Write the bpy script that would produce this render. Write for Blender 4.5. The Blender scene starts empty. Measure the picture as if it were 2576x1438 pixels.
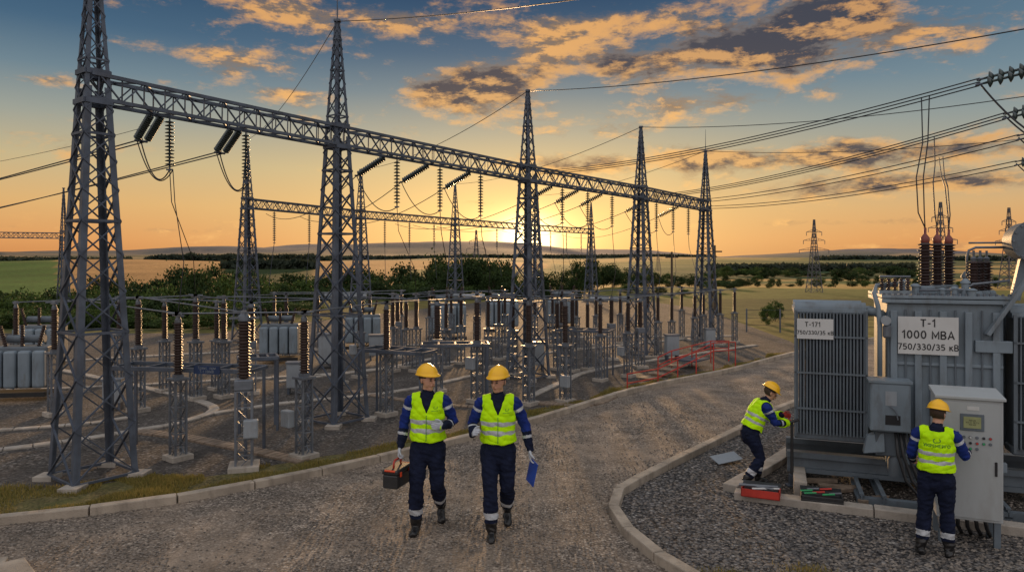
import bpy, bmesh, math, random
import numpy as np
from mathutils import Vector, Matrix, noise
from mathutils.bvhtree import BVHTree
random.seed(7)
R=math.radians
F=1800.;H=3.05;CX=1288.;CY=655.
def V(*a): return Vector(a)
def at(px,py,Y): return Vector(((px-CX)*Y/F,Y,H-(py-CY)*Y/F))
def gr(px,py,z=0.):
    Y=F*(H-z)/(py-CY); return Vector(((px-CX)*Y/F,Y,z))
scn=bpy.context.scene; col=scn.collection
def link(o): col.objects.link(o); return o

# ------------------------------------------------------------ materials
def nodes(m):
    m.use_nodes=True; nt=m.node_tree; return nt,nt.nodes,nt.links
def mat(name,c,rough=.6,metal=0.,var=.25,scale=5.,bump=.0,bscale=60.,dirt=None,dscale=2.5,damt=.5,spec=.5):
    m=bpy.data.materials.new(name); nt,N,L=nodes(m); b=N['Principled BSDF']
    b.inputs['Roughness'].default_value=rough; b.inputs['Metallic'].default_value=metal
    b.inputs['Specular IOR Level'].default_value=spec
    tc=N.new('ShaderNodeTexCoord'); nz=N.new('ShaderNodeTexNoise'); nz.inputs['Scale'].default_value=scale; nz.inputs['Detail'].default_value=6
    L.new(tc.outputs['Object'],nz.inputs['Vector'])
    rp=N.new('ShaderNodeValToRGB'); e=rp.color_ramp.elements
    e[0].position=.3; e[1].position=.7
    e[0].color=(*[x*(1-var) for x in c],1); e[1].color=(*[min(1,x*(1+var)) for x in c],1)
    L.new(nz.outputs['Fac'],rp.inputs['Fac']); out=rp.outputs['Color']
    if dirt:
        n2=N.new('ShaderNodeTexNoise'); n2.inputs['Scale'].default_value=dscale; n2.inputs['Detail'].default_value=8; n2.inputs['Roughness'].default_value=.7
        mp=N.new('ShaderNodeMapping'); mp.inputs['Scale'].default_value=(3,3,.8); L.new(tc.outputs['Object'],mp.inputs['Vector']); L.new(mp.outputs['Vector'],n2.inputs['Vector'])
        mr=N.new('ShaderNodeMapRange'); mr.inputs['From Min'].default_value=.5; mr.inputs['From Max'].default_value=.75; mr.inputs['To Max'].default_value=damt
        L.new(n2.outputs['Fac'],mr.inputs['Value'])
        mx=N.new('ShaderNodeMix'); mx.data_type='RGBA'; mx.inputs['B'].default_value=(*dirt,1)
        L.new(mr.outputs['Result'],mx.inputs['Factor']); L.new(out,mx.inputs['A']); out=mx.outputs['Result']
    L.new(out,b.inputs['Base Color'])
    if bump:
        n3=N.new('ShaderNodeTexNoise'); n3.inputs['Scale'].default_value=bscale; n3.inputs['Detail'].default_value=4
        L.new(tc.outputs['Object'],n3.inputs['Vector']); bp=N.new('ShaderNodeBump'); bp.inputs['Strength'].default_value=bump; bp.inputs['Distance'].default_value=.02
        L.new(n3.outputs['Fac'],bp.inputs['Height']); L.new(bp.outputs['Normal'],b.inputs['Normal'])
    return m
def gravel(name,tones,scale,bump=.6,patch=None,pscale=.8,gap=.45,dist=.015,contr=.45):
    m=bpy.data.materials.new(name); nt,N,L=nodes(m); b=N['Principled BSDF']; b.inputs['Roughness'].default_value=.9; b.inputs['Specular IOR Level'].default_value=.25
    g=N.new('ShaderNodeNewGeometry')
    nd=N.new('ShaderNodeTexNoise'); nd.inputs['Scale'].default_value=scale*.7; L.new(g.outputs['Position'],nd.inputs['Vector'])
    mx0=N.new('ShaderNodeVectorMath'); mx0.operation='MULTIPLY_ADD'; mx0.inputs[1].default_value=(.02,.02,.02); L.new(nd.outputs['Color'],mx0.inputs[0]); L.new(g.outputs['Position'],mx0.inputs[2])
    v=N.new('ShaderNodeTexVoronoi'); v.inputs['Scale'].default_value=scale; L.new(mx0.outputs[0],v.inputs['Vector'])
    sp=N.new('ShaderNodeSeparateColor'); L.new(v.outputs['Color'],sp.inputs[0])
    rp=N.new('ShaderNodeValToRGB'); e=rp.color_ramp.elements
    while len(e)<len(tones): e.new(.5)
    for i,t in enumerate(tones): e[i].position=i/(len(tones)-1); e[i].color=(*t,1)
    L.new(sp.outputs[0],rp.inputs['Fac']); 
    mr=N.new('ShaderNodeMapRange'); mr.inputs['From Min'].default_value=.35; mr.inputs['From Max'].default_value=.8; mr.inputs['To Min'].default_value=1; mr.inputs['To Max'].default_value=gap
    L.new(v.outputs['Distance'],mr.inputs['Value'])
    n2=N.new('ShaderNodeTexNoise'); n2.inputs['Scale'].default_value=pscale; n2.inputs['Detail'].default_value=7; n2.inputs['Roughness'].default_value=.65; L.new(g.outputs['Position'],n2.inputs['Vector'])
    m1=N.new('ShaderNodeMix'); m1.data_type='RGBA'; m1.blend_type='MULTIPLY'; m1.inputs['Factor'].default_value=1
    L.new(rp.outputs['Color'],m1.inputs['A']); L.new(mr.outputs['Result'],m1.inputs['B']); out=m1.outputs['Result']
    hf=mr.outputs['Result']
    if patch:
        mr2=N.new('ShaderNodeMapRange'); mr2.inputs['From Min'].default_value=.40; mr2.inputs['From Max'].default_value=.62; mr2.inputs['To Max'].default_value=.7
        L.new(n2.outputs['Fac'],mr2.inputs['Value'])
        m2=N.new('ShaderNodeMix'); m2.data_type='RGBA'; m2.inputs['B'].default_value=(*patch,1)
        L.new(mr2.outputs['Result'],m2.inputs['Factor']); L.new(out,m2.inputs['A']); out=m2.outputs['Result']
    mr3=N.new('ShaderNodeMapRange'); mr3.inputs['From Min'].default_value=.3; mr3.inputs['From Max'].default_value=.7; mr3.inputs['To Min'].default_value=1-contr; mr3.inputs['To Max'].default_value=1+contr
    n4=N.new('ShaderNodeTexNoise'); n4.inputs['Scale'].default_value=pscale*3.1; n4.inputs['Detail'].default_value=10; n4.inputs['Roughness'].default_value=.78; L.new(g.outputs['Position'],n4.inputs['Vector'])
    L.new(n4.outputs['Fac'],mr3.inputs['Value'])
    m3=N.new('ShaderNodeMix'); m3.data_type='RGBA'; m3.blend_type='MULTIPLY'; m3.inputs['Factor'].default_value=1
    L.new(out,m3.inputs['A']); L.new(mr3.outputs['Result'],m3.inputs['B']); L.new(m3.outputs['Result'],b.inputs['Base Color'])
    ad=N.new('ShaderNodeMath'); ad.operation='ADD'; L.new(hf,ad.inputs[0]); L.new(n4.outputs['Fac'],ad.inputs[1])
    bp=N.new('ShaderNodeBump'); bp.inputs['Strength'].default_value=bump; bp.inputs['Distance'].default_value=dist
    L.new(ad.outputs[0],bp.inputs['Height']); L.new(bp.outputs['Normal'],b.inputs['Normal'])
    return m
def leafmat(name,c1,c2,tl=.3):
    m=bpy.data.materials.new(name); nt,N,L=nodes(m); b=N['Principled BSDF']; b.inputs['Roughness'].default_value=.7; b.inputs['Specular IOR Level'].default_value=.2
    g=N.new('ShaderNodeNewGeometry'); oi=N.new('ShaderNodeObjectInfo')
    ad=N.new('ShaderNodeMath'); ad.operation='MULTIPLY_ADD'; ad.inputs[1].default_value=.6; 
    L.new(g.outputs['Random Per Island'],ad.inputs[0])
    mu=N.new('ShaderNodeMath'); mu.operation='MULTIPLY'; mu.inputs[1].default_value=.4; L.new(oi.outputs['Random'],mu.inputs[0]); L.new(mu.outputs[0],ad.inputs[2])
    mx=N.new('ShaderNodeMix'); mx.data_type='RGBA'; mx.inputs['A'].default_value=(*c1,1); mx.inputs['B'].default_value=(*c2,1); L.new(ad.outputs[0],mx.inputs['Factor'])
    L.new(mx.outputs['Result'],b.inputs['Base Color'])
    if tl>0:
        tr=N.new('ShaderNodeBsdfTranslucent'); L.new(mx.outputs['Result'],tr.inputs['Color']); ms=N.new('ShaderNodeMixShader'); ms.inputs[0].default_value=tl
        L.new(b.outputs[0],ms.inputs[1]); L.new(tr.outputs[0],ms.inputs[2]); L.new(ms.outputs[0],N['Material Output'].inputs['Surface'])
    return m
M={}
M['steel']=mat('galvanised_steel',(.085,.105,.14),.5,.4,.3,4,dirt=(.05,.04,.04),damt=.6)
M['steel_lt']=mat('light_steel',(.14,.16,.19),.5,.35,.3,6,dirt=(.07,.055,.05))
M['bus']=mat('busbar_metal',(.15,.165,.19),.5,.4,.25,6)
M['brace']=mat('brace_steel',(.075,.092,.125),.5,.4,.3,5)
M['far']=mat('hazed_steel',(.10,.10,.115),.7,.1,.2,5)  # pylon steel with distance haze put into its colour
M['ins']=mat('porcelain_brown',(.030,.016,.012),.42,0,.3,10,spec=.3)
M['insred']=mat('porcelain_redbrown',(.030,.014,.012),.35,0,.3,10,spec=.45)
M['glass_ins']=mat('glass_discs',(.03,.048,.048),.3,0,.3,10,spec=.6)
M['wire']=mat('conductor',(.035,.038,.045),.5,.5,.1)
M['conc']=mat('concrete',(.33,.295,.255),.9,0,.25,3,bump=.4,dirt=(.14,.12,.10),dscale=1.5,damt=.7)
M['kerb']=mat('kerb_concrete',(.33,.28,.225),.9,0,.3,2.5,bump=.5,dirt=(.11,.09,.07),dscale=1.8,damt=.8)
M['wood']=mat('grey_wood',(.20,.15,.11),.85,0,.35,6,bump=.3,dirt=(.1,.08,.06))
M['tank']=mat('tank_paint',(.175,.22,.26),.55,0,.16,2,bump=.06,bscale=12,dirt=(.075,.065,.055),dscale=1.6,damt=.75,spec=.4)
M['rad']=mat('radiator_paint',(.105,.13,.155),.55,0,.15,3,dirt=(.055,.048,.043),dscale=2,damt=.5,spec=.4)
M['cab']=mat('cabinet_paint',(.34,.365,.375),.5,0,.06,1.5,bump=.03,bscale=20,dirt=(.2,.18,.15),dscale=1.2,damt=.4)
M['white']=mat('white_paint',(.52,.53,.53),.5,0,.06,3,dirt=(.33,.31,.28),damt=.3)
M['pale']=mat('pale_enclosure',(.24,.27,.30),.5,0,.1,3,dirt=(.15,.13,.12),damt=.5)
M['ink']=mat('black_ink',(.012,.012,.015),.6)
M['dark']=mat('dark_void',(.02,.02,.02),.9)
M['red']=mat('red_paint',(.42,.032,.02),.5,0,.25,5)
M['cap']=mat('cap_paint',(.20,.05,.04),.5,0,.2,5)
M['orange']=mat('orange_plastic',(.7,.07,.02),.4)
M['black']=mat('black_plastic',(.02,.021,.023),.45,0,.2,20)
M['blue']=mat('blue_paint',(.010,.03,.09),.5)
M['folder']=mat('folder_blue',(.015,.06,.33),.5)
M['screen']=mat('screen',(.28,.30,.15),.2,0,.15,8)
M['green']=mat('green_button',(.02,.3,.1),.4)
M['navy']=mat('navy_cloth',(.008,.012,.032),.9,0,.35,9,bump=.5,bscale=30,spec=.2)
M['royal']=mat('royal_cloth',(.010,.026,.16),.85,0,.3,9,bump=.5,bscale=30,spec=.2)
M['refl']=mat('reflective_tape',(.42,.44,.47),.45,0,.15,30)
M['hivis']=mat('hi_vis_yellow',(.50,.92,.0),.7,0,.18,7,bump=.6,bscale=18,spec=.2)
M['logo']=mat('green_print',(.05,.20,.03),.7)
M['boot']=mat('boot_rubber',(.012,.012,.013),.35,0,.3,10)
M['skin']=mat('skin',(.50,.27,.18),.5,0,.1,12)
M['lips']=mat('lips',(.25,.09,.07),.5)
M['hair']=mat('hair_brown',(.05,.03,.018),.8,0,.3,60)
M['helmet']=mat('helmet_yellow',(.88,.48,.01),.3,0,.05,4)
M['glove']=mat('glove_grey',(.42,.45,.5),.85,0,.15,25)
M['gloverd']=mat('glove_red',(.30,.025,.02),.8,0,.2,25)
M['bark']=mat('bark',(.07,.05,.035),.9,0,.3,10)
M['leafA']=leafmat('leaf_dark',(.012,.027,.007),(.04,.068,.018),.2)
M['leafB']=leafmat('leaf_mid',(.028,.055,.012),(.085,.13,.03),.2)
M['leafF']=leafmat('leaf_far',(.02,.032,.022),(.045,.055,.035))
M['grass']=leafmat('grass_blades',(.08,.11,.018),(.34,.25,.08))
M['stone']=leafmat('loose_stone',(.06,.052,.045),(.33,.285,.245),0.)
M['yard']=gravel('yard_gravel',[(.034,.031,.029),(.085,.075,.067),(.14,.125,.112),(.062,.055,.05),(.25,.225,.205)],26,.9,patch=(.062,.053,.046),pscale=.5)
M['road']=gravel('road_gravel',[(.10,.084,.071),(.21,.176,.146),(.155,.13,.11),(.28,.235,.195),(.42,.36,.30)],36,.8,patch=(.30,.23,.17),pscale=.5,gap=.35,contr=.5)
M['bed']=gravel('bed_gravel',[(.05,.048,.05),(.12,.112,.108),(.2,.185,.175),(.085,.08,.078),(.36,.33,.305)],24,1.,gap=.15,pscale=.8,dist=.025)
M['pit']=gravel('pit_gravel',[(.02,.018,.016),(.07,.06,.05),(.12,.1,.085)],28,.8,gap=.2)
M['verge']=gravel('verge_soil',[(.09,.08,.03),(.16,.125,.05),(.11,.095,.035),(.2,.155,.07)],25,.6,patch=(.085,.09,.025),pscale=1.1)

# ------------------------------------------------------------ mesh builder
class MB:
    def __init__(s): s.v=[];s.f=[];s.m=[]
    def add(s,vs,fs,mi=0):
        o=len(s.v); s.v+= [tuple(x) for x in vs]; s.f+=[tuple(i+o for i in f) for f in fs]; s.m+=[mi]*len(fs); return s
    def box(s,c,sz,rot=None,mi=0):
        c=Vector(c); h=[x/2 for x in sz]; vs=[]
        for dx in(-1,1):
            for dy in(-1,1):
                for dz in(-1,1):
                    p=Vector((dx*h[0],dy*h[1],dz*h[2])); 
                    if rot: p=rot@p
                    vs.append(c+p)
        return s.add(vs,[(0,1,3,2),(4,6,7,5),(0,4,5,1),(2,3,7,6),(0,2,6,4),(1,5,7,3)],mi)
    def bx(s,a,b,mi=0):
        return s.box([(a[i]+b[i])/2 for i in range(3)],[abs(b[i]-a[i]) for i in range(3)],None,mi)
    def bar(s,a,b,w,h=None,up=None,mi=0):
        h=h or w; a=Vector(a);b=Vector(b); d=(b-a)
        if d.length<1e-6: return s
        d.normalize(); up=Vector(up) if up else Vector((0,0,1))
        if abs(d.dot(up))>.98: up=Vector((1,0,0))
        x=d.cross(up).normalized()*w/2; y=x.cross(d).normalized()*h/2
        vs=[a-x-y,a+x-y,a+x+y,a-x+y,b-x-y,b+x-y,b+x+y,b-x+y]
        return s.add(vs,[(3,2,1,0),(4,5,6,7),(0,1,5,4),(1,2,6,5),(2,3,7,6),(3,0,4,7)],mi)
    def ang(s,a,b,w,t,dx,dy,mi=0):
        a=Vector(a);b=Vector(b);dx=Vector(dx);dy=Vector(dy)
        pr=[(0,0),(w,0),(w,t),(t,t),(t,w),(0,w)]
        vs=[a+dx*p+dy*q for p,q in pr]+[b+dx*p+dy*q for p,q in pr]
        fs=[(i,(i+1)%6,(i+1)%6+6,i+6) for i in range(6)]
        return s.add(vs,fs+[(5,4,3,2,1,0),(6,7,8,9,10,11)],mi)
    def tube(s,pts,r,n=8,mi=0,caps=True):
        pts=[Vector(p) for p in pts]; k=len(pts); rs=r if isinstance(r,(list,tuple)) else [r]*k
        vs=[];fs=[]
        ref=None
        for i,p in enumerate(pts):
            t=(pts[min(i+1,k-1)]-pts[max(i-1,0)])
            t=t.normalized() if t.length>1e-9 else Vector((0,0,1))
            if ref is None:
                ref=Vector((0,0,1)) if abs(t.z)<.9 else Vector((1,0,0))
            x=(ref-t*ref.dot(t)).normalized(); ref=x; y=t.cross(x)
            for j in range(n):
                a=2*math.pi*j/n; vs.append(p+(x*math.cos(a)+y*math.sin(a))*rs[i])
        for i in range(k-1):
            for j in range(n):
                fs.append((i*n+j,i*n+(j+1)%n,(i+1)*n+(j+1)%n,(i+1)*n+j))
        if caps: fs.append(tuple(range(n-1,-1,-1))); fs.append(tuple((k-1)*n+j for j in range(n)))
        return s.add(vs,fs,mi)
    def lathe(s,prof,n=12,o=(0,0,0),q=None,mi=0):
        o=Vector(o); vs=[];fs=[];k=len(prof)
        for r,z in prof:
            for j in range(n):
                a=2*math.pi*j/n; p=Vector((r*math.cos(a),r*math.sin(a),z))
                if q: p=q@p
                vs.append(o+p)
        for i in range(k-1):
            for j in range(n): fs.append((i*n+j,i*n+(j+1)%n,(i+1)*n+(j+1)%n,(i+1)*n+j))
        fs.append(tuple(range(n-1,-1,-1))); fs.append(tuple((k-1)*n+j for j in range(n)))
        return s.add(vs,fs,mi)
    def loft(s,pts,rs,side=(1,0,0),n=14,mi=0):
        pts=[Vector(p) for p in pts]; rs=[(r,r) if not isinstance(r,(tuple,list)) else r for r in rs]
        k=len(pts); tn=[]
        for i in range(k):
            t=pts[min(i+1,k-1)]-pts[max(i-1,0)]; tn.append(t.normalized())
        P=[];RR=[];T=[]
        e=min(rs[0])
        for a in(80,55,28): P.append(pts[0]-tn[0]*e*math.sin(R(a)));RR.append((rs[0][0]*math.cos(R(a)),rs[0][1]*math.cos(R(a))));T.append(tn[0])
        for i in range(k): P.append(pts[i]);RR.append(rs[i]);T.append(tn[i])
        e=min(rs[-1])
        for a in(28,55,80): P.append(pts[-1]+tn[-1]*e*math.sin(R(a)));RR.append((rs[-1][0]*math.cos(R(a)),rs[-1][1]*math.cos(R(a))));T.append(tn[-1])
        vs=[];fs=[];side=Vector(side)
        for p,r,t in zip(P,RR,T):
            sd=side-t*side.dot(t)
            if sd.length<.1: sd=Vector((0,1,0))-t*t.y
            sd.normalize(); q=t.cross(sd)
            for j in range(n):
                a=2*math.pi*j/n; vs.append(p+sd*r[0]*math.cos(a)+q*r[1]*math.sin(a))
        K=len(P)
        for i in range(K-1):
            for j in range(n): fs.append((i*n+j,i*n+(j+1)%n,(i+1)*n+(j+1)%n,(i+1)*n+j))
        fs.append(tuple(range(n-1,-1,-1))); fs.append(tuple((K-1)*n+j for j in range(n)))
        return s.add(vs,fs,mi)
    def mesh(s,name,mats,smooth=False):
        me=bpy.data.meshes.new(name); me.from_pydata(s.v,[],s.f)
        for m in (mats if isinstance(mats,list) else [mats]): me.materials.append(m)
        if any(s.m): me.polygons.foreach_set('material_index',s.m)
        if smooth: me.polygons.foreach_set('use_smooth',[True]*len(s.f))
        me.update(); return me
    def build(s,name,mats,parent=None,smooth=False,bevel=0,sharp=None):
        o=link(bpy.data.objects.new(name,s.mesh(name,mats,smooth)))
        if parent: o.parent=parent
        if bevel:
            b=o.modifiers.new('b','BEVEL'); b.width=bevel; b.segments=2; b.limit_method='ANGLE'; b.angle_limit=R(40)
        if smooth and sharp: o.data.set_sharp_from_angle(angle=R(sharp))
        return o
def empty(name,loc=(0,0,0),rz=0,label=None,cat=None,group=None):
    o=link(bpy.data.objects.new(name,None)); o.empty_display_size=.1; o.location=loc; o.rotation_euler=(0,0,rz)
    tag(o,label,cat,group); return o
def tag(o,label=None,cat=None,group=None,kind=None):
    if label:o['label']=label
    if cat:o['category']=cat
    if group:o['group']=group
    if kind:o['kind']=kind
    return o
def copy_tree(o,parent=None,skip=()):
    c=o.copy(); link(c)
    if parent: c.parent=parent
    for ch in list(o.children):
        if ch.name.split('.')[0] not in skip: copy_tree(ch,c,skip)
    return c
ORD='zeroth first second third fourth fifth sixth seventh eighth ninth tenth eleventh twelfth thirteenth fourteenth fifteenth sixteenth seventeenth eighteenth nineteenth'.split()
TENS={20:'twent',30:'thirt',40:'fort',50:'fift',60:'sixt',70:'sevent',80:'eight',90:'ninet'}
def ordn(n):
    if n<20: return ORD[n]
    if n>=100: return 'hundredth' if n==100 else 'hundred and '+ordn(n-100)
    t=n//10*10
    return TENS[t]+'ieth' if n==t else TENS[t]+'y-'+ORD[n-t]
def pxof(p): return CX+F*p[0]/p[1]
def text_geo(body,size,off=0.,spacing=1.):
    cu=bpy.data.curves.new('lettering','FONT'); cu.body=body; cu.size=size; cu.align_x='CENTER'; cu.align_y='CENTER'; cu.offset=off; cu.space_line=spacing; cu.resolution_u=3
    o=link(bpy.data.objects.new('tmp_text',cu)); dg=bpy.context.evaluated_depsgraph_get(); dg.update()
    me=bpy.data.meshes.new_from_object(o.evaluated_get(dg)); vs=[v.co.copy() for v in me.vertices]; fs=[tuple(p.vertices) for p in me.polygons]
    bpy.data.objects.remove(o); return vs,fs
def arc(cx,cy,rx,ry,a0,a1,n=10): return [(cx+rx*math.cos(R(a0+(a1-a0)*i/n)),cy+ry*math.sin(R(a0+(a1-a0)*i/n))) for i in range(n+1)]
GL={'Т':(.62,[[(0,.92),(.62,.92)],[(.31,.92),(.31,0)]]),'-':(.36,[[(.02,.42),(.34,.42)]]),'1':(.36,[[(.02,.72),(.26,.95),(.26,0)]]),
'0':(.58,[arc(.29,.5,.23,.43,90,450,20)]),'7':(.54,[[(0,.92),(.5,.92),(.18,0)]]),'5':(.54,[[(.5,.92),(.12,.92),(.08,.52)]+arc(.25,.32,.25,.26,130,-140,12)]),
'3':(.54,[arc(.25,.70,.2,.23,150,-80,10)+arc(.25,.28,.25,.24,85,-150,12)]),'/':(.34,[[(0,-.05),(.34,1.02)]]),
'М':(.74,[[(.04,0),(.04,.9),(.37,.25),(.70,.9),(.70,0)]]),'В':(.6,[[(.06,.0),(.06,.96)],[(.06,.92),(.3,.92)]+arc(.32,.71,.18,.21,90,-90,8)+[(.06,.5)],[(.1,.46),(.32,.46)]+arc(.33,.25,.21,.21,80,-90,8)+[(.06,.04)]]),
'А':(.68,[[(.02,0),(.34,.93),(.66,0)],[(.16,.3),(.52,.3)]]),'к':(.5,[[(.06,0),(.06,.7)],[(.44,.7),(.1,.34)],[(.18,.42),(.48,0)]]),' ':(.28,[])}
def block_letters(body,size,wd=.15):
    vs=[];fs=[];x=0;kz=0
    for ch in body:
        w_,st=GL[ch]
        for s in st:
            kz+=1; pts=[V(x+p[0],p[1],0) for p in s]; b0=len(vs)
            for i,p in enumerate(pts):
                d0=(pts[i]-pts[i-1]).normalized() if i>0 else (pts[1]-pts[0]).normalized(); d1=(pts[i+1]-pts[i]).normalized() if i<len(pts)-1 else d0
                t=(d0+d1).normalized() if (d0+d1).length>.2 else d0; n_=V(-t.y,t.x,0); k=1/max(.5,abs(t.dot(d0)))
                vs+=[V(*(p+n_*wd/2*k)[:2],.012*(kz%3)),V(*(p-n_*wd/2*k)[:2],.012*(kz%3))]
            for i in range(len(pts)-1): fs.append((b0+2*i,b0+2*i+1,b0+2*i+3,b0+2*i+2))
        x+=w_+.17
    x-=.17
    return [V((v.x-x/2)*size,(v.y-.47)*size,v.z*size) for v in vs],fs
def lettering(body,size,origin,ux,uy,nrm,m,parent,off=0.,spacing=1.,name='lettering',block=False):
    vs,fs=block_letters(body,size) if block else text_geo(body,size,off,spacing); mb=MB(); ux=Vector(ux);uy=Vector(uy);nrm=Vector(nrm)
    mb.add([Vector(origin)+ux*v.x+uy*v.y+nrm*(.003+v.z) for v in vs],fs); return mb.build(name,m,parent)

# ------------------------------------------------------------ world
w=bpy.data.worlds.new('World'); scn.world=w; w.use_nodes=True; nt=w.node_tree; N=nt.nodes; L=nt.links
for n in list(N): N.remove(n)
def mth(op,a,b=None,c=None,clamp=False):
    n=N.new('ShaderNodeMath'); n.operation=op; n.use_clamp=clamp
    for i,x in enumerate((a,b,c)):
        if x is None: continue
        if isinstance(x,(int,float)): n.inputs[i].default_value=x
        else: L.new(x,n.inputs[i])
    return n.outputs[0]
def sstep(x,a,b):
    n=N.new('ShaderNodeMapRange'); n.interpolation_type='SMOOTHSTEP'; L.new(x,n.inputs[0]); n.inputs[1].default_value=a; n.inputs[2].default_value=b; return n.outputs[0]
def vec(op,a,b=None):
    n=N.new('ShaderNodeVectorMath'); n.operation=op
    for i,x in enumerate((a,b)):
        if x is None: continue
        if isinstance(x,tuple): n.inputs[i].default_value=x
        else: L.new(x,n.inputs[i])
    return n
def mixc(f,a,b,bt='MIX'):
    n=N.new('ShaderNodeMix'); n.data_type='RGBA'; n.blend_type=bt
    for k,x in(('Factor',f),('A',a),('B',b)):
        if isinstance(x,tuple): n.inputs[k].default_value=(*x,1)
        elif isinstance(x,(int,float)): n.inputs[k].default_value=x
        else: L.new(x,n.inputs[k])
    return n.outputs['Result']
def skydir(px,py):
    dx=(px-CX)/F; dz=(CY-py)/F; return math.atan(dx),math.atan(dz/math.sqrt(1+dx*dx))
tc=N.new('ShaderNodeTexCoord'); sx=N.new('ShaderNodeSeparateXYZ'); L.new(tc.outputs['Generated'],sx.inputs[0])
az=mth('ARCTAN2',sx.outputs[0],sx.outputs[1]); el=mth('ARCSINE',sx.outputs[2])
cb=N.new('ShaderNodeCombineXYZ'); L.new(az,cb.inputs[0]); L.new(el,cb.inputs[1]); ae=cb.outputs[0]
def blob(px,py,rx,ry):
    a,e=skydir(px,py); d=vec('MULTIPLY',vec('SUBTRACT',ae,(a,e,0)).outputs[0],(F/rx,F/ry,0)).outputs[0]
    q=vec('DOT_PRODUCT',d,d).outputs['Value']; return mth('POWER',2.71828,mth('MULTIPLY',q,-1.))
gr_=N.new('ShaderNodeValToRGB'); L.new(mth('MULTIPLY',el,1/(math.pi/2)),gr_.inputs[0]); e=gr_.color_ramp.elements
stops=[(0,(.60,.24,.08)),(1.5,(.72,.33,.115)),(4.,(.72,.43,.17)),(7,(.56,.45,.25)),(10,(.33,.35,.30)),(13,(.15,.225,.275)),(16,(.057,.125,.205)),(20.5,(.018,.062,.135)),(30,(.05,.09,.15)),(50,(.66,.66,.70)),(90,(.85,.85,.88))]  # stops above the view are raised as added overhead fill
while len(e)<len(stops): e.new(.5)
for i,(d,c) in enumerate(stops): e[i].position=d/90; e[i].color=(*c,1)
base=gr_.outputs[0]
sunb=blob(1320,590,600,250); base=mixc(mth('MULTIPLY',sunb,.6),base,(1.,.68,.28))
right=sstep(az,.1,.7); base=mixc(mth('MULTIPLY',mth('MULTIPLY',right,.4),sstep(el,.02,.16)),base,(.17,.26,.32))
def cloudn(off,sc=(8.,21.,0),det=9,ro=.66):
    v=vec('MULTIPLY',vec('ADD',ae,off).outputs[0],sc).outputs[0]
    n=N.new('ShaderNodeTexNoise'); n.inputs['Scale'].default_value=1.; n.inputs['Detail'].default_value=det; n.inputs['Roughness'].default_value=ro; n.inputs['Distortion'].default_value=.15
    L.new(v,n.inputs['Vector']); return n.outputs['Fac']
n1=cloudn((3.1,1.7,0)); n2=cloudn((3.1,1.688,0)); n3=cloudn((7.3,2.2,0),(32.,66.,0),4,.7)
dk=[(1160,235,190,72,.31),(1590,170,150,50,.25),(1950,110,220,85,.35),(2080,20,150,50,.26),(2000,400,600,32,.34),(2380,458,440,26,.31),(1330,215,110,40,.16)]
ltb=[(2330,80,170,45,.20),(600,150,150,36,.23),(720,30,300,45,.22),(1010,40,140,40,.14),(715,240,90,20,.18),(120,202,80,14,.20),(1830,245,200,28,.21),(1330,80,190,60,.20),(2050,560,260,10,.19),(1450,330,280,22,.18),(1200,510,130,12,.19),(2250,620,300,8,.15),(300,575,200,8,.15),(1650,60,150,40,.16),(2420,130,60,20,.14),(1420,140,160,50,.14),(1500,290,220,25,.14)]
dks=None
for px,py,rx,ry,wt in dk:
    b_=blob(px,py,rx,ry); dks=mth('MULTIPLY',b_,wt) if dks is None else mth('MULTIPLY_ADD',b_,wt,dks)
dens=mth('ADD',n1,dks)
for px,py,rx,ry,wt in ltb: dens=mth('MULTIPLY_ADD',blob(px,py,rx,ry),wt,dens)
n3c=mth('SUBTRACT',n3,.5); dens=mth('MULTIPLY_ADD',n3c,.26,dens)
d=mth('SUBTRACT',dens,.605); cov=sstep(d,-.04,.21); thick=mth('MULTIPLY',sstep(d,.06,.24),sstep(dks,.03,.16))
sh_=mth('MULTIPLY_ADD',n3c,.12,mth('SUBTRACT',n1,n2))
lit=mth('MULTIPLY_ADD',sh_,8.,.22,clamp=True)
nearsun=blob(1300,600,1200,400)
bright=mixc(nearsun,(.66,.33,.12),(1.1,.62,.21)); dark=mixc(nearsun,(.038,.048,.075),(.14,.10,.085))
mid=mixc(nearsun,(.19,.14,.11),(.46,.28,.14))
lc=mixc(mth('MULTIPLY_ADD',sh_,13.,.5,clamp=True),mid,bright)
ccol=mixc(mth('MULTIPLY',thick,mth('SUBTRACT',1.2,lit),clamp=True),lc,dark)
front=sstep(sx.outputs[1],0.,.3)
skyc=mixc(mth('MULTIPLY',mth('MULTIPLY',cov,.97),front),base,ccol)
def addc(c,f,colr): return mixc(1.,c,mixc(f,(0,0,0),colr),'ADD')
skyc=addc(skyc,blob(1325,590,330,120),(.42,.24,.06)); skyc=addc(skyc,blob(1325,602,130,66),(1.1,.74,.28)); skyc=addc(skyc,blob(1325,606,52,44),(4.,3.2,1.8))
back=sstep(sx.outputs[1],.25,-.5); skyc=mixc(mth('MULTIPLY',back,sstep(el,-.02,.1)),skyc,(.86,.82,.82))  # unseen sky behind the camera brightened, added fill for camera-facing surfaces
skyc=mixc(sstep(el,-.005,-.03),skyc,(.10,.09,.075))
st=N.new('ShaderNodeTexSky'); st.sky_type='NISHITA'; st.sun_disc=False; st.sun_elevation=R(2.5); st.sun_rotation=0
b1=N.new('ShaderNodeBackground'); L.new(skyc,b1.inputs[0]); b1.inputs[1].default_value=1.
b2=N.new('ShaderNodeBackground'); L.new(st.outputs[0],b2.inputs[0]); b2.inputs[1].default_value=.004
ad=N.new('ShaderNodeAddShader'); L.new(b1.outputs[0],ad.inputs[0]); L.new(b2.outputs[0],ad.inputs[1]); wo=N.new('ShaderNodeOutputWorld'); L.new(ad.outputs[0],wo.inputs[0])
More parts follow.
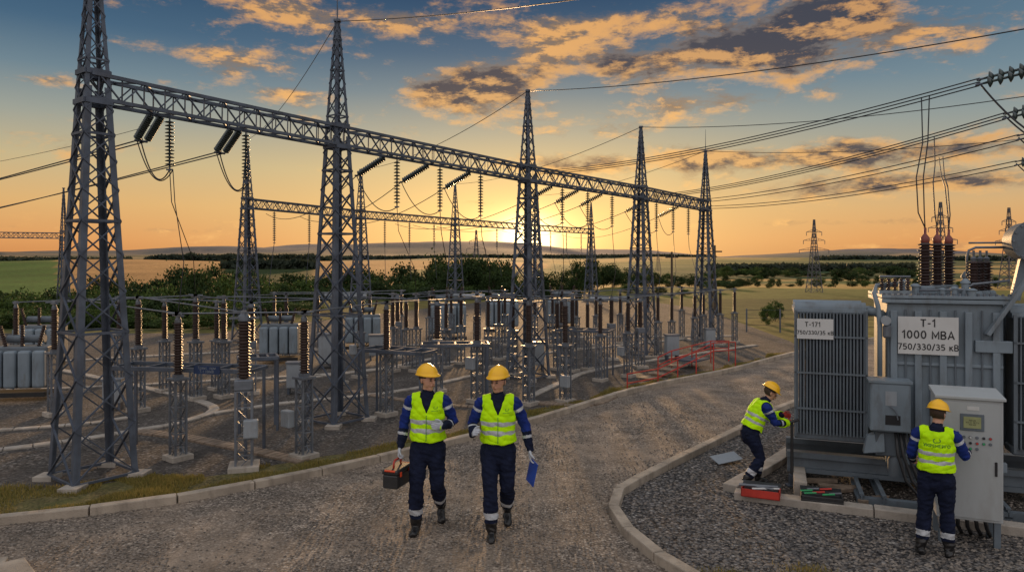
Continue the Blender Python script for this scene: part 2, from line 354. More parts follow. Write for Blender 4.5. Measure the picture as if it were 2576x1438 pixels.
sl=bpy.data.lights.new('sun','SUN'); sl.energy=4.8; sl.angle=R(3.0); sl.color=(1,.6,.28); so=link(bpy.data.objects.new('sun',sl))
so.rotation_euler=Vector((0,-math.cos(R(6)),-math.sin(R(6)))).to_track_quat('-Z','Y').to_euler()

cam=bpy.data.cameras.new('camera'); co=link(bpy.data.objects.new('camera',cam)); co.location=(0,0,H); co.rotation_euler=(R(90),0,0)
cam.sensor_width=36; cam.lens=F/2576*36; cam.shift_y=-64/2576; cam.clip_end=9000; cam.clip_start=.1; scn.camera=co
scn.view_settings.view_transform='Standard'; scn.view_settings.look='None'; scn.view_settings.exposure=0

# ------------------------------------------------------------ terrain
def ss(x,a,b):
    t=max(0,min(1,(x-a)/(b-a))); return t*t*(3-2*t)
def edge(px): return 31+ss(px,480,880)*24
def th(x,y):
    t=x/max(y,8.); px=CX+F*t
    lf=1-ss(t,.02,.14); e0=edge(px)
    dip=-4.4*ss(y,e0,e0+24); rise=7.0*ss(y,125,430)
    z=lf*(dip+rise)+(1-lf)*(-1.6*ss(y,75,130)+2.6*ss(y,150,420))
    n=noise.noise((x*.004,y*.003,0))*.5+noise.noise((x*.0013,y*.001,5))
    z+=ss(y,200,450)*2.2*noise.noise((x*.009,y*.004,11))
    z+=ss(y,430,1000)*(5+13*n)+ss(y,60,200)*.5*noise.noise((x*.02,y*.02,3))
    z+=ss(y,1200,2600)*(26+75*noise.noise((x*.0014,y*.0006,9)))
    return z
def tcol(x,y):
    t=x/max(y,1.); px=CX+F*t; n=noise.noise((x*.05,y*.05,1)); n2=noise.noise((x*.012,y*.008,2))
    gd=(.07,.075,.025); dk=(.03,.045,.014); wh=(.40,.21,.075); grn=(.055,.11,.02)
    if y<58 and px>1380 or y<edge(px): c=gd if n<0.1 else (.13,.11,.035)
    elif px<1380:
        if y<135: c=dk
        elif y<430:
            c=wh
            if px<170-((y-135)*.1): c=grn
            if 560<px<800 and y<330: c=dk
            if px>1000 and y<300: c=(.13,.12,.04)
        else: c=(.04,.055,.025) if n2>-.1 else (.22,.15,.07)
    else:
        q=y+x*.25+10*n2+3*n
        if y<160:
            if q<85: c=(.105,.11,.03)
            elif q<108: c=(.30,.20,.06)
            elif q<122: c=(.07,.10,.025)
            elif q<150: c=(.34,.22,.07)
            else: c=(.06,.085,.025)
        else:
            k=(int((x+y*.35)//110)*7+int(y//90)*13)%5
            c=[(.40,.25,.085),(.05,.08,.028),(.30,.20,.065),(.035,.06,.025),(.13,.13,.04)][k]
    haze=ss(y,500,2600); h=(.075,.085,.11)  # distance haze painted into the far ground colours
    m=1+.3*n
    return [c[i]*m*(1-haze)+h[i]*haze for i in range(3)]
ys=[-35,-15,0,10,20]+[26+2.*i for i in range(30)]+[88+3*i for i in range(22)]+[155+7*i for i in range(46)]+[480*(1.055**i) for i in range(44)]
ts=[-2.2+4.4*i/340 for i in range(341)]
vs=[];cs=[];fs=[]
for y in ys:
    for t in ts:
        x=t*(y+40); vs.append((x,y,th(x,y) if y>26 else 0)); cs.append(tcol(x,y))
n=len(ts)
for i in range(len(ys)-1):
    for j in range(n-1): fs.append((i*n+j,i*n+j+1,(i+1)*n+j+1,(i+1)*n+j))
me=bpy.data.meshes.new('ground'); me.from_pydata(vs,[],fs); ca=me.color_attributes.new('c','FLOAT_COLOR','POINT')
ca.data.foreach_set('color',[q for c in cs for q in (*c,1)]); me.polygons.foreach_set('use_smooth',[True]*len(fs))
m=bpy.data.materials.new('fields'); nt2,N2,L2=nodes(m); b=N2['Principled BSDF']; b.inputs['Roughness'].default_value=.95; b.inputs['Specular IOR Level'].default_value=.1
va=N2.new('ShaderNodeVertexColor'); va.layer_name='c'; g=N2.new('ShaderNodeNewGeometry'); nz=N2.new('ShaderNodeTexNoise'); nz.inputs['Scale'].default_value=.8; nz.inputs['Detail'].default_value=12; nz.inputs['Roughness'].default_value=.75
L2.new(g.outputs['Position'],nz.inputs['Vector']); mr=N2.new('ShaderNodeMapRange'); mr.inputs[1].default_value=.3; mr.inputs[2].default_value=.7; mr.inputs[3].default_value=.4; mr.inputs[4].default_value=1.6; L2.new(nz.outputs['Fac'],mr.inputs[0])
mx=N2.new('ShaderNodeMix'); mx.data_type='RGBA'; mx.blend_type='MULTIPLY'; mx.inputs['Factor'].default_value=1; L2.new(va.outputs['Color'],mx.inputs['A']); L2.new(mr.outputs[0],mx.inputs['B']); L2.new(mx.outputs['Result'],b.inputs['Base Color'])
bp=N2.new('ShaderNodeBump'); bp.inputs['Strength'].default_value=.6; bp.inputs['Distance'].default_value=.1; L2.new(nz.outputs['Fac'],bp.inputs['Height']); L2.new(bp.outputs['Normal'],b.inputs['Normal'])
me.materials.append(m); tag(link(bpy.data.objects.new('ground',me)),kind='structure')

def sheet(name,pts,z,m):
    mb=MB(); mb.add([(p[0],p[1],z) for p in pts],[tuple(range(len(pts)))]); o=mb.build(name,m)
    bm=bmesh.new(); bm.from_mesh(o.data); bmesh.ops.triangulate(bm,faces=bm.faces[:])
    for f in bm.faces:
        if f.normal.z<0: f.normal_flip()
    bm.to_mesh(o.data); bm.free(); return tag(o,kind='structure')
def smooth_line(pts,k=6):
    pts=[Vector((p[0],p[1],0)) for p in pts]; out=[]
    for i in range(len(pts)-1):
        p0=pts[max(i-1,0)];p1=pts[i];p2=pts[i+1];p3=pts[min(i+2,len(pts)-1)]
        for j in range(k):
            t=j/k; out.append(.5*((2*p1)+(p2-p0)*t+(2*p0-5*p1+4*p2-p3)*t*t+(3*p1-p0-3*p2+p3)*t**3))
    out.append(pts[-1]); return out
KL=smooth_line([(-13,5.4),(-9,7.1)]+[gr(*p) for p in [(0,1318),(300,1285),(560,1243),(960,1160),(1350,1062),(1600,985),(1850,932),(2000,892)]]+[(14,27.5),(24,33)])
KR=smooth_line([(4.2,3.2),(2.6,5.2)]+[gr(*p) for p in [(1700,1438),(1602,1370),(1546,1300),(1552,1252),(1622,1208),(1760,1138),(1860,1088),(1990,1022)]]+[(9.2,18.2),(15,22.2),(25,27)])
def offset(line,d):
    out=[]
    for i,p in enumerate(line):
        t=(line[min(i+1,len(line)-1)]-line[max(i-1,0)]).normalized(); out.append(p+Vector((-t.y,t.x,0))*d)
    return out
sheet('yard',[(-30,4)]+[(-13,5.4)]+[tuple(p) for p in KL if p.x>-12 and p.y<24]+[(10.5,27),(12,45),(10,54),(-2,53),(-9,38),(-12.5,30),(-30,30)],.004,M['yard'])
sheet('road',[(p.x,p.y) for p in KL]+[(p.x,p.y) for p in reversed(KR)]+[(3,-8),(-14,-8)],.008,M['road'])
sheet('gravel_bed',[(p.x,p.y) for p in KR]+[(25,-4),(4.5,-4)],.012,M['bed'])
vo=offset(KL,1.)
vout=[]
for i,(a,b_) in enumerate(zip(KL,vo)):
    wd=1.35 if a.x<-4 else (.9 if a.x<-2 else (.6 if a.x<1 else .4)); vout.append(a+(b_-a)*(wd+.3*noise.noise((a.x*1.3,a.y,0))))
sheet('verge',[(p.x,p.y) for p in KL]+[(p.x,p.y) for p in reversed(vout)],.010,M['verge'])
def kerb(name,line,w_,h_,m,block=.95,z0=0.):
    mb=MB()
    tot=[0]
    for i in range(1,len(line)): tot.append(tot[-1]+(line[i]-line[i-1]).length)
    def P(s):
        for i in range(1,len(line)):
            if tot[i]>=s: return line[i-1].lerp(line[i],(s-tot[i-1])/max(1e-6,tot[i]-tot[i-1]))
        return line[-1]
    s=0
    while s<tot[-1]-.2:
        a=P(s+.006); b_=P(min(s+block,tot[-1])-.006); jz=random.uniform(-.004,.006)
        mb.bar(a+V(0,0,z0+h_/2+jz-.02),b_+V(0,0,z0+h_/2+jz-.02),w_,h_+.04)
        s+=block
    return tag(mb.build(name,m,bevel=.012),kind='structure')
kerb('kerb',KL,.13,.11,M['kerb']); kerb('kerb',KR,.13,.11,M['kerb'],.7)
kerb('kerb',[Vector((-5.6,6.9,0)),Vector((-5.05,7.15,0)),Vector((-4.6,6.7,0)),Vector((-4.3,5.8,0))],.3,.05,M['kerb'],.6)
def walk(pts,w_,m,th_=.03,block=.4):
    ln=smooth_line([gr(*p) for p in pts],8); return kerb('path',ln,w_,th_,m,block)
walk([(-150,1148),(120,1118),(330,1086),(460,1062),(540,1030),(470,1000),(330,968),(150,930)],.2,M['conc'])
walk([(535,1040),(760,1010),(1000,985),(1190,945),(1330,915)],.2,M['conc'])
walk([(345,1086),(500,1108),(780,1166)],.26,M['wood'],.04,.13)
walk([(-100,1090),(200,1068),(330,1050)],.16,M['conc'])
walk([(880,985),(1150,1022),(1420,1010)],.2,M['wood'],.03,.14)
walk([(700,960),(1000,925),(1400,885),(1750,850)],.2,M['conc'])
walk([(1330,1000),(1420,960),(1530,925),(1900,868)],.2,M['conc'])
walk([(100,980),(500,960),(900,935),(1100,900)],.2,M['conc'])
walk([(1000,870),(1400,850),(1850,845)],.25,M['conc'])
walk([(0,920),(300,900),(700,880)],.25,M['conc'])
walk([(1350,1015),(1480,1020),(1560,990)],.25,M['wood'],.04,.2)

def inpoly(x,y,poly):
    c=False;n=len(poly);j=n-1
    for i in range(n):
        if (poly[i][1]>y)!=(poly[j][1]>y) and x<(poly[j][0]-poly[i][0])*(y-poly[i][1])/(poly[j][1]-poly[i][1])+poly[i][0]: c=not c
        j=i
    return c
def rockvs(c,r):
    q=[]
    for dx,dy,dz in((1,0,0),(0,1,0),(-1,0,0),(0,-1,0),(0,0,.7),(0,0,-.5)):
        q.append((c[0]+dx*r*random.uniform(.6,1.3),c[1]+dy*r*random.uniform(.6,1.3),c[2]+dz*r*random.uniform(.6,1.2)))
    return q
RF=[(0,1,4),(1,2,4),(2,3,4),(3,0,4),(1,0,5),(2,1,5),(3,2,5),(0,3,5)]
rd=[(p.x,p.y) for p in KL]+[(p.x,p.y) for p in reversed(KR)]+[(3,-8),(-14,-8)]
bd=[(p.x,p.y) for p in KR]+[(25,-4),(4.5,-4)]
mb=MB(); k=0
while k<19000:
    y=6.4+9*random.random()**1.7; x=random.uniform(-.74,.74)*y
    inb=inpoly(x,y,bd); inr=inpoly(x,y,rd)
    if not(inb or inr): continue
    if inr and noise.noise((x*.9,y*.7,2))>-.05 and random.random()<.75: continue
    mb.add(rockvs((x,y,.014),random.uniform(.009,.026 if inb else .019)),RF); k+=1
tag(mb.build('loose_gravel',M['stone']),'loose angular stones strewn over the track and gravel bed','gravel',kind='stuff')
mb=MB(); k=0
def blade(x,y,z,h,w_):
    a=random.uniform(0,6.28); dx=math.cos(a)*w_;dy=math.sin(a)*w_; lx=random.uniform(-.5,.5)*h;ly=random.uniform(-.5,.5)*h
    mb.add([(x-dx,y-dy,z),(x+dx,y+dy,z),(x+lx,y+ly,z+h)],[(0,1,2)])
cand=[(a,b_) for a,b_ in zip(KL,vout) if 5<a.y<24]
while k<52000:
    i=random.randrange(len(cand)-1); t=random.random(); a=cand[i][0].lerp(cand[i+1][0],t); b_=cand[i][1].lerp(cand[i+1][1],t)
    p=a.lerp(b_,random.random()**.85*1.12)
    nn=noise.noise((p.x*1.6,p.y*1.6,7))
    if nn<-.2: continue
    blade(p.x,p.y,.0,random.uniform(.025,.065)+max(0,nn)*.1,.006); k+=1
for q in range(1500):
    a=random.choice([(2.6,6.7),(2.05,6.9),(3.2,6.6),(2.9,7.0)]); x=random.gauss(a[0],.13);y=random.gauss(a[1],.07); blade(x,y,.01,random.uniform(.02,.06),.004)
tag(mb.build('verge_grass',M['grass']),'dry yellow green grass along the left kerb','grass',kind='stuff')

# ------------------------------------------------------------ lattice towers
TH=5.3; BD=V(.61,.79,0).normalized(); BN=V(BD.y,-BD.x,0)
def rad_(z):
    if z<TH: return .60+(.235-.60)*z/TH
    return .235+(.05-.235)*(z-TH)/2.15
def corner(i,z):
    a=math.atan2(BD.y,BD.x)+math.pi/4+i*math.pi/2; r=rad_(z); return V(r*math.cos(a),r*math.sin(a),z)
def tower():
    t=empty('lattice_tower')
    zs=[0.06];z=.06
    while z<TH-.3: z+=rad_(z)*1.15; zs.append(z)
    k=(TH-.06)/(zs[-1]-.06); zs=[.06+(z-.06)*k for z in zs]
    z2=[TH];z=TH
    while z<7.3: z+=max(.16,rad_(z)*1.5); z2.append(z)
    k=(7.45-TH)/(z2[-1]-TH); z2=[TH+(z-TH)*k for z in z2]
    lv=zs+z2[1:]
    for i in range(4):
        mb=MB(); 
        a=math.atan2(BD.y,BD.x)+math.pi/4+i*math.pi/2
        dx=-V(math.cos(a+math.pi/4),math.sin(a+math.pi/4),0); dy=-V(math.cos(a-math.pi/4),math.sin(a-math.pi/4),0)
        mb.ang(corner(i,0.0),corner(i,TH),.085,.014,dx,dy); mb.ang(corner(i,TH),corner(i,7.45),.05,.012,dx,dy)
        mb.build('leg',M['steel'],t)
        MB().box(corner(i,0)+V(0,0,.03),(.26,.26,.07)).build('footing',M['conc'],t)
    mb=MB()
    for q in range(len(lv)-1):
        za,zb=lv[q],lv[q+1]; wd=.03 if za<TH else .022
        for i in range(4):
            j=(i+1)%4
            mb.bar(corner(i,za),corner(j,zb),wd,wd*.5); mb.bar(corner(j,za),corner(i,zb),wd,wd*.5)
            if q%3==0: mb.bar(corner(i,za),corner(j,za),wd*1.1)
    for z in(TH-.2,TH+.2):
        for i in range(4): mb.bar(corner(i,z),corner((i+1)%4,z),.05,.07)
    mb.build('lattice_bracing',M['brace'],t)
    MB().box((0,0,7.46),(.12,.12,.04)).build('peak_cap',M['steel'],t)
    MB().tube([(0,0,7.45),(0,0,8.3)],[.014,.005],6).build('lightning_rod',M['steel'],t)
    return t
T0=tower()
TW=[('tall steel lattice tower nearest the camera, at the left edge of the yard',-5.885,10.06,5.47,1),
('second lattice tower of the front gantry, topped by a lightning rod',-3.32,13.6,5.4,1),
('third tower of the front gantry, standing before the setting sun',.41,18.6,5.3,0),
('fourth tower of the front gantry, right of the sun',4.16,23.1,5.23,0),
('last tower of the front gantry, with a thin rod on top',7.41,27.4,5.15,1)]
BW=[('left end tower of the rear gantry, seen behind the hanging insulator string',-9.99,27,5.2,1),
('second slim tower of the rear gantry, right of the tall rod tower',-7.1,33.6,5.2,0),
('third slim tower of the rear gantry, near the photo centre',-3.17,39.9,5.2,0),
('fourth rear gantry tower, half hidden behind the tower before the sun',1.5,47,5.2,0),
('right end tower of the rear gantry',5.86,53,5.2,0),
('small lattice tower at the far left carrying a short beam',-28.2,45,4.6,0)]
for i,(lb,x,y,zb,sp) in enumerate(TW+BW):
    o=T0 if i==0 else copy_tree(T0,None,() if sp else ('lightning_rod',))
    z0=th(x,y) if i==10 else 0
    o.location=(x,y,z0); o.scale=(1,1,(zb-z0)/TH); tag(o,lb,'tower','lattice towers of the front gantry' if i<5 else 'lattice towers of the rear gantries')
def beam(a,b_,lb,d=.34,w_=.34,grp='gantry beams'):
    a=Vector(a);b_=Vector(b_); ln=(b_-a).length; t=empty('gantry_beam',a,0,lb,'beam',grp); D=(b_-a).normalized(); Nn=D.cross(V(0,0,1)).normalized(); U=Nn.cross(D)
    C=lambda s,i,j: D*s+Nn*(i*w_/2)+U*(j*d/2)
    for i in(-1,1):
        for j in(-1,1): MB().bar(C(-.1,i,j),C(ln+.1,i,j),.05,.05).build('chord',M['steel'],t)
    mb=MB(); n=max(4,int(ln/.30)); 
    for k in range(n):
        s0=ln*k/n;s1=ln*(k+1)/n
        for i in(-1,1):
            j=1 if k%2 else -1; mb.bar(C(s0,i,-j),C(s1,i,j),.03,.016); mb.bar(C(s0,i,-1),C(s0,i,1),.022,.014)
            mb.bar(C(s0,-j,i),C(s1,j,i),.03,.016)
    mb.build('lattice_bracing',M['brace'],t); return t
names=['nearest span of the front gantry beam, left tower to rod tower','second span of the front gantry beam, reaching the sunlit tower','third span of the front gantry beam, right of the sun','last span of the front gantry beam, at its right end']
for i in range(4): 
    a=V(TW[i][1],TW[i][2],TW[i][3]);b_=V(TW[i+1][1],TW[i+1][2],TW[i+1][3]); beam(a,b_,names[i])
names=['leftmost span of the rear gantry beam','second span of the rear gantry beam, left of centre','third span of the rear gantry beam, in front of the sun','last span of the rear gantry beam, ending at its right tower']
for i in range(4):
    a=V(BW[i][1],BW[i][2],BW[i][3]);b_=V(BW[i+1][1],BW[i+1][2],BW[i+1][3]); beam(a,b_,names[i])
beam((-28.2,45,4.6),(-36,45,4.7),'short lattice beam at the far left edge, low above the fields')

# ------------------------------------------------------------ insulator strings and wires
def stringmesh(n,pitch,r,seg=10):
    pr=[(.012,0)]
    for i in range(n):
        z=-pitch*(i+.2); pr+=[(.016,z),(r*.5,z-.006),(r,z-pitch*.35),(r*.9,z-pitch*.45),(.016,z-pitch*.55)]
    pr.append((.012,-pitch*(n+.3))); return MB().lathe(pr[::-1],seg).mesh('discs',M['glass_ins'],True)
SM=stringmesh(13,.072,.072); 
def string(a,b_,label,grp,double=False):
    a=Vector(a);b_=Vector(b_); ln=(b_-a).length; t=empty('insulator_string',a,0,label,'insulator',grp)
    q=(a-b_).to_track_quat('Z','Y'); t.rotation_mode='QUATERNION'; t.rotation_quaternion=q
    for s in((-.08,.08) if double else (0,)):
        o=link(bpy.data.objects.new('insulator_discs',SM)); o.parent=t; o.location=(s,0,-.04); rs=.85 if double else 1.; o.scale=(rs,rs,(ln-.08)/(.072*13.3))
    mb=MB().tube([(0,0,.06),(0,0,-.05)],.014,6)
    if double: mb.bar((-.09,0,-.03),(.09,0,-.03),.02)
    mb.build('hanger',M['steel'],t)
    mb=MB().tube([(0,0,-ln+.05),(0,0,-ln-.03)],.014,6); mb.bar((-.1 if double else -.05,0,-ln),(.1 if double else .05,0,-ln),.025); mb.build('clamp',M['steel'],t)
    return t
def wirepts(a,b_,sag,n=18): 
    a=Vector(a);b_=Vector(b_); return [a.lerp(b_,i/n)+V(0,0,-4*sag*(i/n)*(1-i/n)) for i in range(n+1)]
def wire(a,b_,sag,r,lb,cat='wire',name='overhead_wire',grp=None):
    pts=wirepts(a,b_,sag); c=sum(pts,V(0,0,0))/len(pts)
    mb=MB().tube([p-c for p in pts],r,5); o=mb.build(name,M['wire'],None,True); o.location=c; tag(o,lb,cat,grp); return o
def Tt(i,r): return V(r[i][1],r[i][2],r[i][3]*7.45/TH)
def onbeam(px,row):
    for i in range(len(row)-1):
        a=V(row[i][1],row[i][2],row[i][3]);b_=V(row[i+1][1],row[i+1][2],row[i+1][3])
        if pxof(a)<=px<=pxof(b_):
            lo,hi=0,1
            for _ in range(30):
                m_=(lo+hi)/2; p=a.lerp(b_,m_)
                if pxof(p)<px: lo=m_
                else: hi=m_
            return a.lerp(b_,lo)
BR=BW[:5]
vs_=[(435,.80),(627,.86),(1007,1.0),(1115,.98),(1217,1.0),(1422,.98),(1486,.95),(1547,.95),(1658,.95),(1700,.92),(1738,.95)]
bottoms=[]
for i,(px,ln) in enumerate(vs_):
    p=onbeam(px,TW)-V(0,0,.2)-BN*.1; s='%s vertical string of disc insulators hanging from the front gantry, counted from left'%ordn(i+1)
    string(p,p-V(0,0,ln),s,'vertical insulator strings of the front gantry'); bottoms.append(p-V(0,0,ln))
ts_=[(408,1),(608,1),(985,0),(1095,0),(1200,0),(1405,0),(1470,0),(1530,0),(1640,0),(1720,0)]
ends=[]
for i,(px,db) in enumerate(ts_):
    p=onbeam(px,TW)-V(0,0,.17)-BN*.17
    dr=(-BN*.74+V(0,0,-.52)).normalized() if i<2 else (-BN*.8-BD*.15+V(0,0,-.38)).normalized()
    e_=p+dr*(.62 if i<2 else .85)
    string(p,e_,'%s slanting tension insulator string on the front gantry, counted from left'%ordn(i+1),'tension insulator strings of the front gantry',bool(db)); ends.append(e_)
for i,e_ in enumerate(ends):
    if i<2:
        for s in(-1,1):
            far=at(-900+i*250,640-s*6,30) ; wire(e_+BD*.07*s,far,.25,.011,'%s of the paired conductors leaving the %s tension string towards the left edge'%('upper' if s>0 else 'lower',ordn(i+1)),grp='conductors leaving to the left')
    else:
        b_=onbeam([660,745,815,985,1030,1090,1255,1400][i-2],BR)+BN*.25-V(0,0,.35)
        wire(e_,b_,.5,.010,'conductor from the %s tension string back to the rear gantry'%ordn(i+1),grp='conductors between the gantries')
    vb=bottoms[i]
    wire(e_,vb,.34,.010,'jumper loop joining the %s tension string to its vertical string'%ordn(i+1),name='jumper_wire',grp='jumper loops')
    if i<2: wire(e_-BD*.06,vb+BD*.05,.36,.009,'lower jumper loop beside the %s tension string'%ordn(i+1),name='jumper_wire',grp='jumper loops')
for i,px in enumerate([690,778,968,1030,1092,1250,1385,1425,1462]):
    p=onbeam(px,BR)-V(0,0,.2); string(p,p-V(0,0,1.25),'%s insulator string hanging under the rear gantry, counted from left'%ordn(i+1),'insulator strings of the rear gantry')
    wire(p-V(0,0,1.25),V(p.x+.3,p.y-1.5,2.1),-.05,.012,'dropper wire below the %s rear gantry string'%ordn(i+1),name='dropper_wire',grp='dropper wires')
ew=[(Tt(1,TW),at(1900,-70,7.5),.1,'thin earth wire from the second tower peak to the top of the frame'),
(Tt(1,TW),V(BW[0][1],BW[0][2],7.6),.35,'earth wire from the second tower peak down to the rear left tower'),
(Tt(2,TW),at(2760,40,9.5),.2,'earth wire from the tower before the sun to the upper right edge'),
(Tt(2,TW),Tt(1,BW),.4,'earth wire from the tower before the sun back to the rear gantry'),
(Tt(3,TW),at(2760,215,13.5),.25,'earth wire from the fourth front tower to the right edge'),
(Tt(3,TW),Tt(2,BW),.4,'earth wire from the fourth front tower back to the rear gantry'),
(Tt(4,TW),at(2760,330,18),.25,'earth wire from the last front tower to the right edge'),
(Tt(4,TW),Tt(3,BW),.4,'earth wire from the last front tower back to the rear gantry'),
(at(420,305,26),at(-250,440,40),.3,'earth wire crossing the sky at the left edge')]
for a,b_,sg,lb in ew: wire(a,b_,sg,.0075 if a.y<15 else .01,lb,name='earth_wire')
rc=[(1345,at(2462,207,9.),'top'),(1622,at(2528,292,10.5),'second'),(1700,at(2562,346,12.5),'third'),(1768,at(2556,411,15.5),'lowest')]
rw=[]
for i,(px,e_,nm) in enumerate(rc):
    a=onbeam(px,TW)+BN*.25-V(0,0,-.05 if i<1 else .1)
    for s in(-1,0,1):
        if s==0 and i>1: continue
        wire(a+V(0,0,.05*s)+BD*.05*s,e_+V(0,0,.055*s)+BD*.04*s,.2,.0085+.001*i,'%s strand of the %s conductor bundle running to the right edge'%({-1:'lower',0:'middle',1:'upper'}[s],nm),grp='conductor bundles to the right')
    rw.append((a,e_))
    dr=(BN*.92+V(0,0,.14)).normalized()
    for s in(-1,1):
        string(e_+dr*1.5+BD*.09*s+V(0,0,.05*s),e_+BD*.09*s+V(0,0,.05*s),'%s string of the %s insulator pair at the right edge'%('rear' if s>0 else 'front',nm),'tension insulator strings at the right edge')
    wire(e_,e_+BN*1.2+V(0,0,-1.0 if i<1 else -.6),.25,.012,'slack loop hanging below the %s insulator pair at the right edge'%nm,name='jumper_wire',grp='jumper loops')

# ------------------------------------------------------------ posts
def ribbed(r0,r1,z0,z1,n):
    pr=[(r0,z0)]; p=(z1-z0)/n
    for i in range(n): z=z0+p*i; rr=r1 if i%2 else r1*.86; pr+=[(r0,z+p*.15),(rr,z+p*.42),(rr,z+p*.52),(r0,z+p*.85)]
    pr.append((r0,z1)); return pr
def pedestal(w_,h_,n):
    mb=MB()
    for i in(-1,1):
        for j in(-1,1): mb.bar((i*w_/2,j*w_/2,0),(i*w_/2,j*w_/2,h_),.03)
    for k in range(n):
        z0=h_*k/n;z1=h_*(k+1)/n
        for a,b_ in(((-1,-1),(1,-1)),((1,-1),(1,1)),((1,1),(-1,1)),((-1,1),(-1,-1))):
            if k%2: a,b_=b_,a
            mb.bar((a[0]*w_/2,a[1]*w_/2,z0),(b_[0]*w_/2,b_[1]*w_/2,z1),.018,.01); mb.bar((a[0]*w_/2,a[1]*w_/2,z1),(b_[0]*w_/2,b_[1]*w_/2,z1),.016)
    return mb
def post_proto():
    t=empty('insulator_post',(0,0,-50))
    pedestal(.17,1.24,6).build('pedestal',M['steel_lt'],t)
    MB().box((0,0,.04),(.34,.34,.09)).build('footing',M['conc'],t,bevel=.01)
    MB().box((0,0,1.26),(.26,.26,.035)).box((0,0,1.3),(.12,.12,.06)).build('base_plate',M['steel_lt'],t)
    MB().lathe(ribbed(.05,.078,1.32,2.14,20),12).build('insulator',M['ins'],t,True)
    MB().lathe([(.05,2.14),(.05,2.19),(.035,2.21),(.035,2.24)],10).bar((-.14,0,2.25),(.14,0,2.25),.05,.03).build('terminal',M['bus'],t)
    return t
def ct_proto():
    t=empty('instrument_transformer',(0,0,-50))
    pedestal(.22,1.15,5).build('pedestal',M['steel_lt'],t)
    MB().box((0,0,.04),(.42,.42,.09)).build('footing',M['conc'],t,bevel=.01)
    MB().box((0,0,1.24),(.26,.26,.16)).build('base_tank',M['steel_lt'],t,bevel=.02)
    MB().lathe(ribbed(.065,.10,1.33,2.14,18),14).build('insulator',M['ins'],t,True)
    MB().lathe([(.06,2.14),(.085,2.16),(.085,2.22),(.05,2.26)],12).bar((-.2,0,2.2),(.2,0,2.2),.03).build('head',M['steel_lt'],t,True,sharp=50)
    return t
PP=post_proto(); CP=ct_proto()
posts=[(448,1155,0),(614,1180,1),(765,1152,0),(972,1045,0),(1200,1012,0),(1330,1018,0),(1422,1012,0),(1510,958,0),(1580,948,0),(1100,985,1),
(137,1045,0),(348,1035,0),(414,985,0),(492,1005,0),(545,980,0),(563,1000,0),(632,990,1),(200,985,0),
(855,965,0),(905,950,0),(988,935,0),(1022,925,0),(1047,935,0),(1122,925,0),(1160,915,0),(1228,925,0),(1255,905,0),(1290,945,0),(1402,930,0),(1412,905,0),(1440,935,0),(1478,930,0),(1538,905,1),(1610,925,1),(1655,900,0),(1690,892,0),(1748,880,0),(1770,868,0),(1812,868,0),(1848,862,0),
(690,880,0),(720,900,0),(800,880,0),(930,880,0),(1010,875,0),(1080,880,0),(1135,870,0),(1200,880,1),(1270,868,0),(1345,875,0),(1390,870,0),(1450,880,0),(1500,870,0),(1560,865,0),(1630,858,0),(1715,852,0),(1790,850,0),(1000,900,1),(40,985,0),(300,960,0)]
posts.sort(key=lambda p:p[0]); tops={}
boxes={765:(-.2,.62),614:(.1,.62),1200:(-.05,.85),1580:(-.15,.75),905:(-.1,.8),1422:(.1,.5)}
cnt={}
for px,py,k in posts:
    p=gr(px,py); row='front' if py>=1010 else ('middle' if py>=930 else 'back'); cnt[(row,k)]=cnt.get((row,k),0)+1
    c=copy_tree([PP,CP][k]); s=1. if py>=1000 else (.93 if py>930 else .87); s*=random.uniform(.97,1.02)
    c.location=p; c.rotation_euler=(0,0,math.atan2(BD.y,BD.x)-math.pi/2 if k==0 else .3); c.scale=(s,s,s)
    if k==0: tag(c,'%s brown insulator post from the left in the %s row, on lattice pedestal'%(ordn(cnt[(row,k)]),row),'insulator','insulator posts in the yard')
    else: tag(c,'%s thick brown instrument transformer from the left, %s row'%(ordn(cnt[(row,k)]),row),'instrument transformer','instrument transformers in the yard')
    tops[px]=p+V(0,0,2.28*s)
    if px in boxes:
        dx,z=boxes[px]; b=MB().box((0,0,0),(.2,.12,.26)).build('control_box',M['pale'],c,bevel=.012); b.location=(dx,-.16,z)
        MB().box((0,-.064,0),(.17,.006,.22)).box((.06,-.07,0),(.015,.012,.04)).build('door',M['pale'],b)
for o in(PP,CP):
    for ch in list(o.children): bpy.data.objects.remove(ch)
    bpy.data.objects.remove(o)
bars=[(40,348),(200,448),(137,492),(348,614),(448,765),(492,632),(300,545),(563,855),(414,720),(632,905),(765,972),(690,930),(720,988),(800,1010),(855,1022),(905,1100),(972,1122),(1022,1200),(1047,1160),(1000,1135),(1080,1270),(1100,1290),(1160,1330),(1200,1402),(1228,1422),(1255,1412),(1345,1450),(1330,1478),(1402,1510),(1440,1580),(1412,1538),(1390,1500),(1500,1630),(1510,1610),(1560,1655),(1538,1690),(1580,1748),(1630,1715),(1655,1770),(1690,1812),(1748,1848),(1715,1790)]
for i,(a,b_) in enumerate(sorted(bars)):
    A=tops[a].copy();B=tops[b_].copy(); c=(A+B)/2; d_=(B-A).normalized()*.15
    mb=MB().tube([A-c-d_,B-c+d_],.0125,8)
    for q in(A-c,B-c): mb.box(q,(.07,.07,.06))
    o=mb.build('busbar_tube',M['bus'],None); o.location=c; tag(o,'%s horizontal busbar tube from the left, resting on brown insulator posts'%ordn(i+1),'busbar','busbar tubes over the yard')
dp=[(bottoms[0],tops[492]),(bottoms[0]+V(.05,0,0),tops[448]),(bottoms[1],tops[632]),(bottoms[2],tops[1047]),(bottoms[3],tops[1122]),(bottoms[4],tops[1228]),(bottoms[5],tops[1402]),(bottoms[6],tops[1478]),(bottoms[7],tops[1538]),(bottoms[8],tops[1655]),(bottoms[9],tops[1690]),(bottoms[10],tops[1748])]
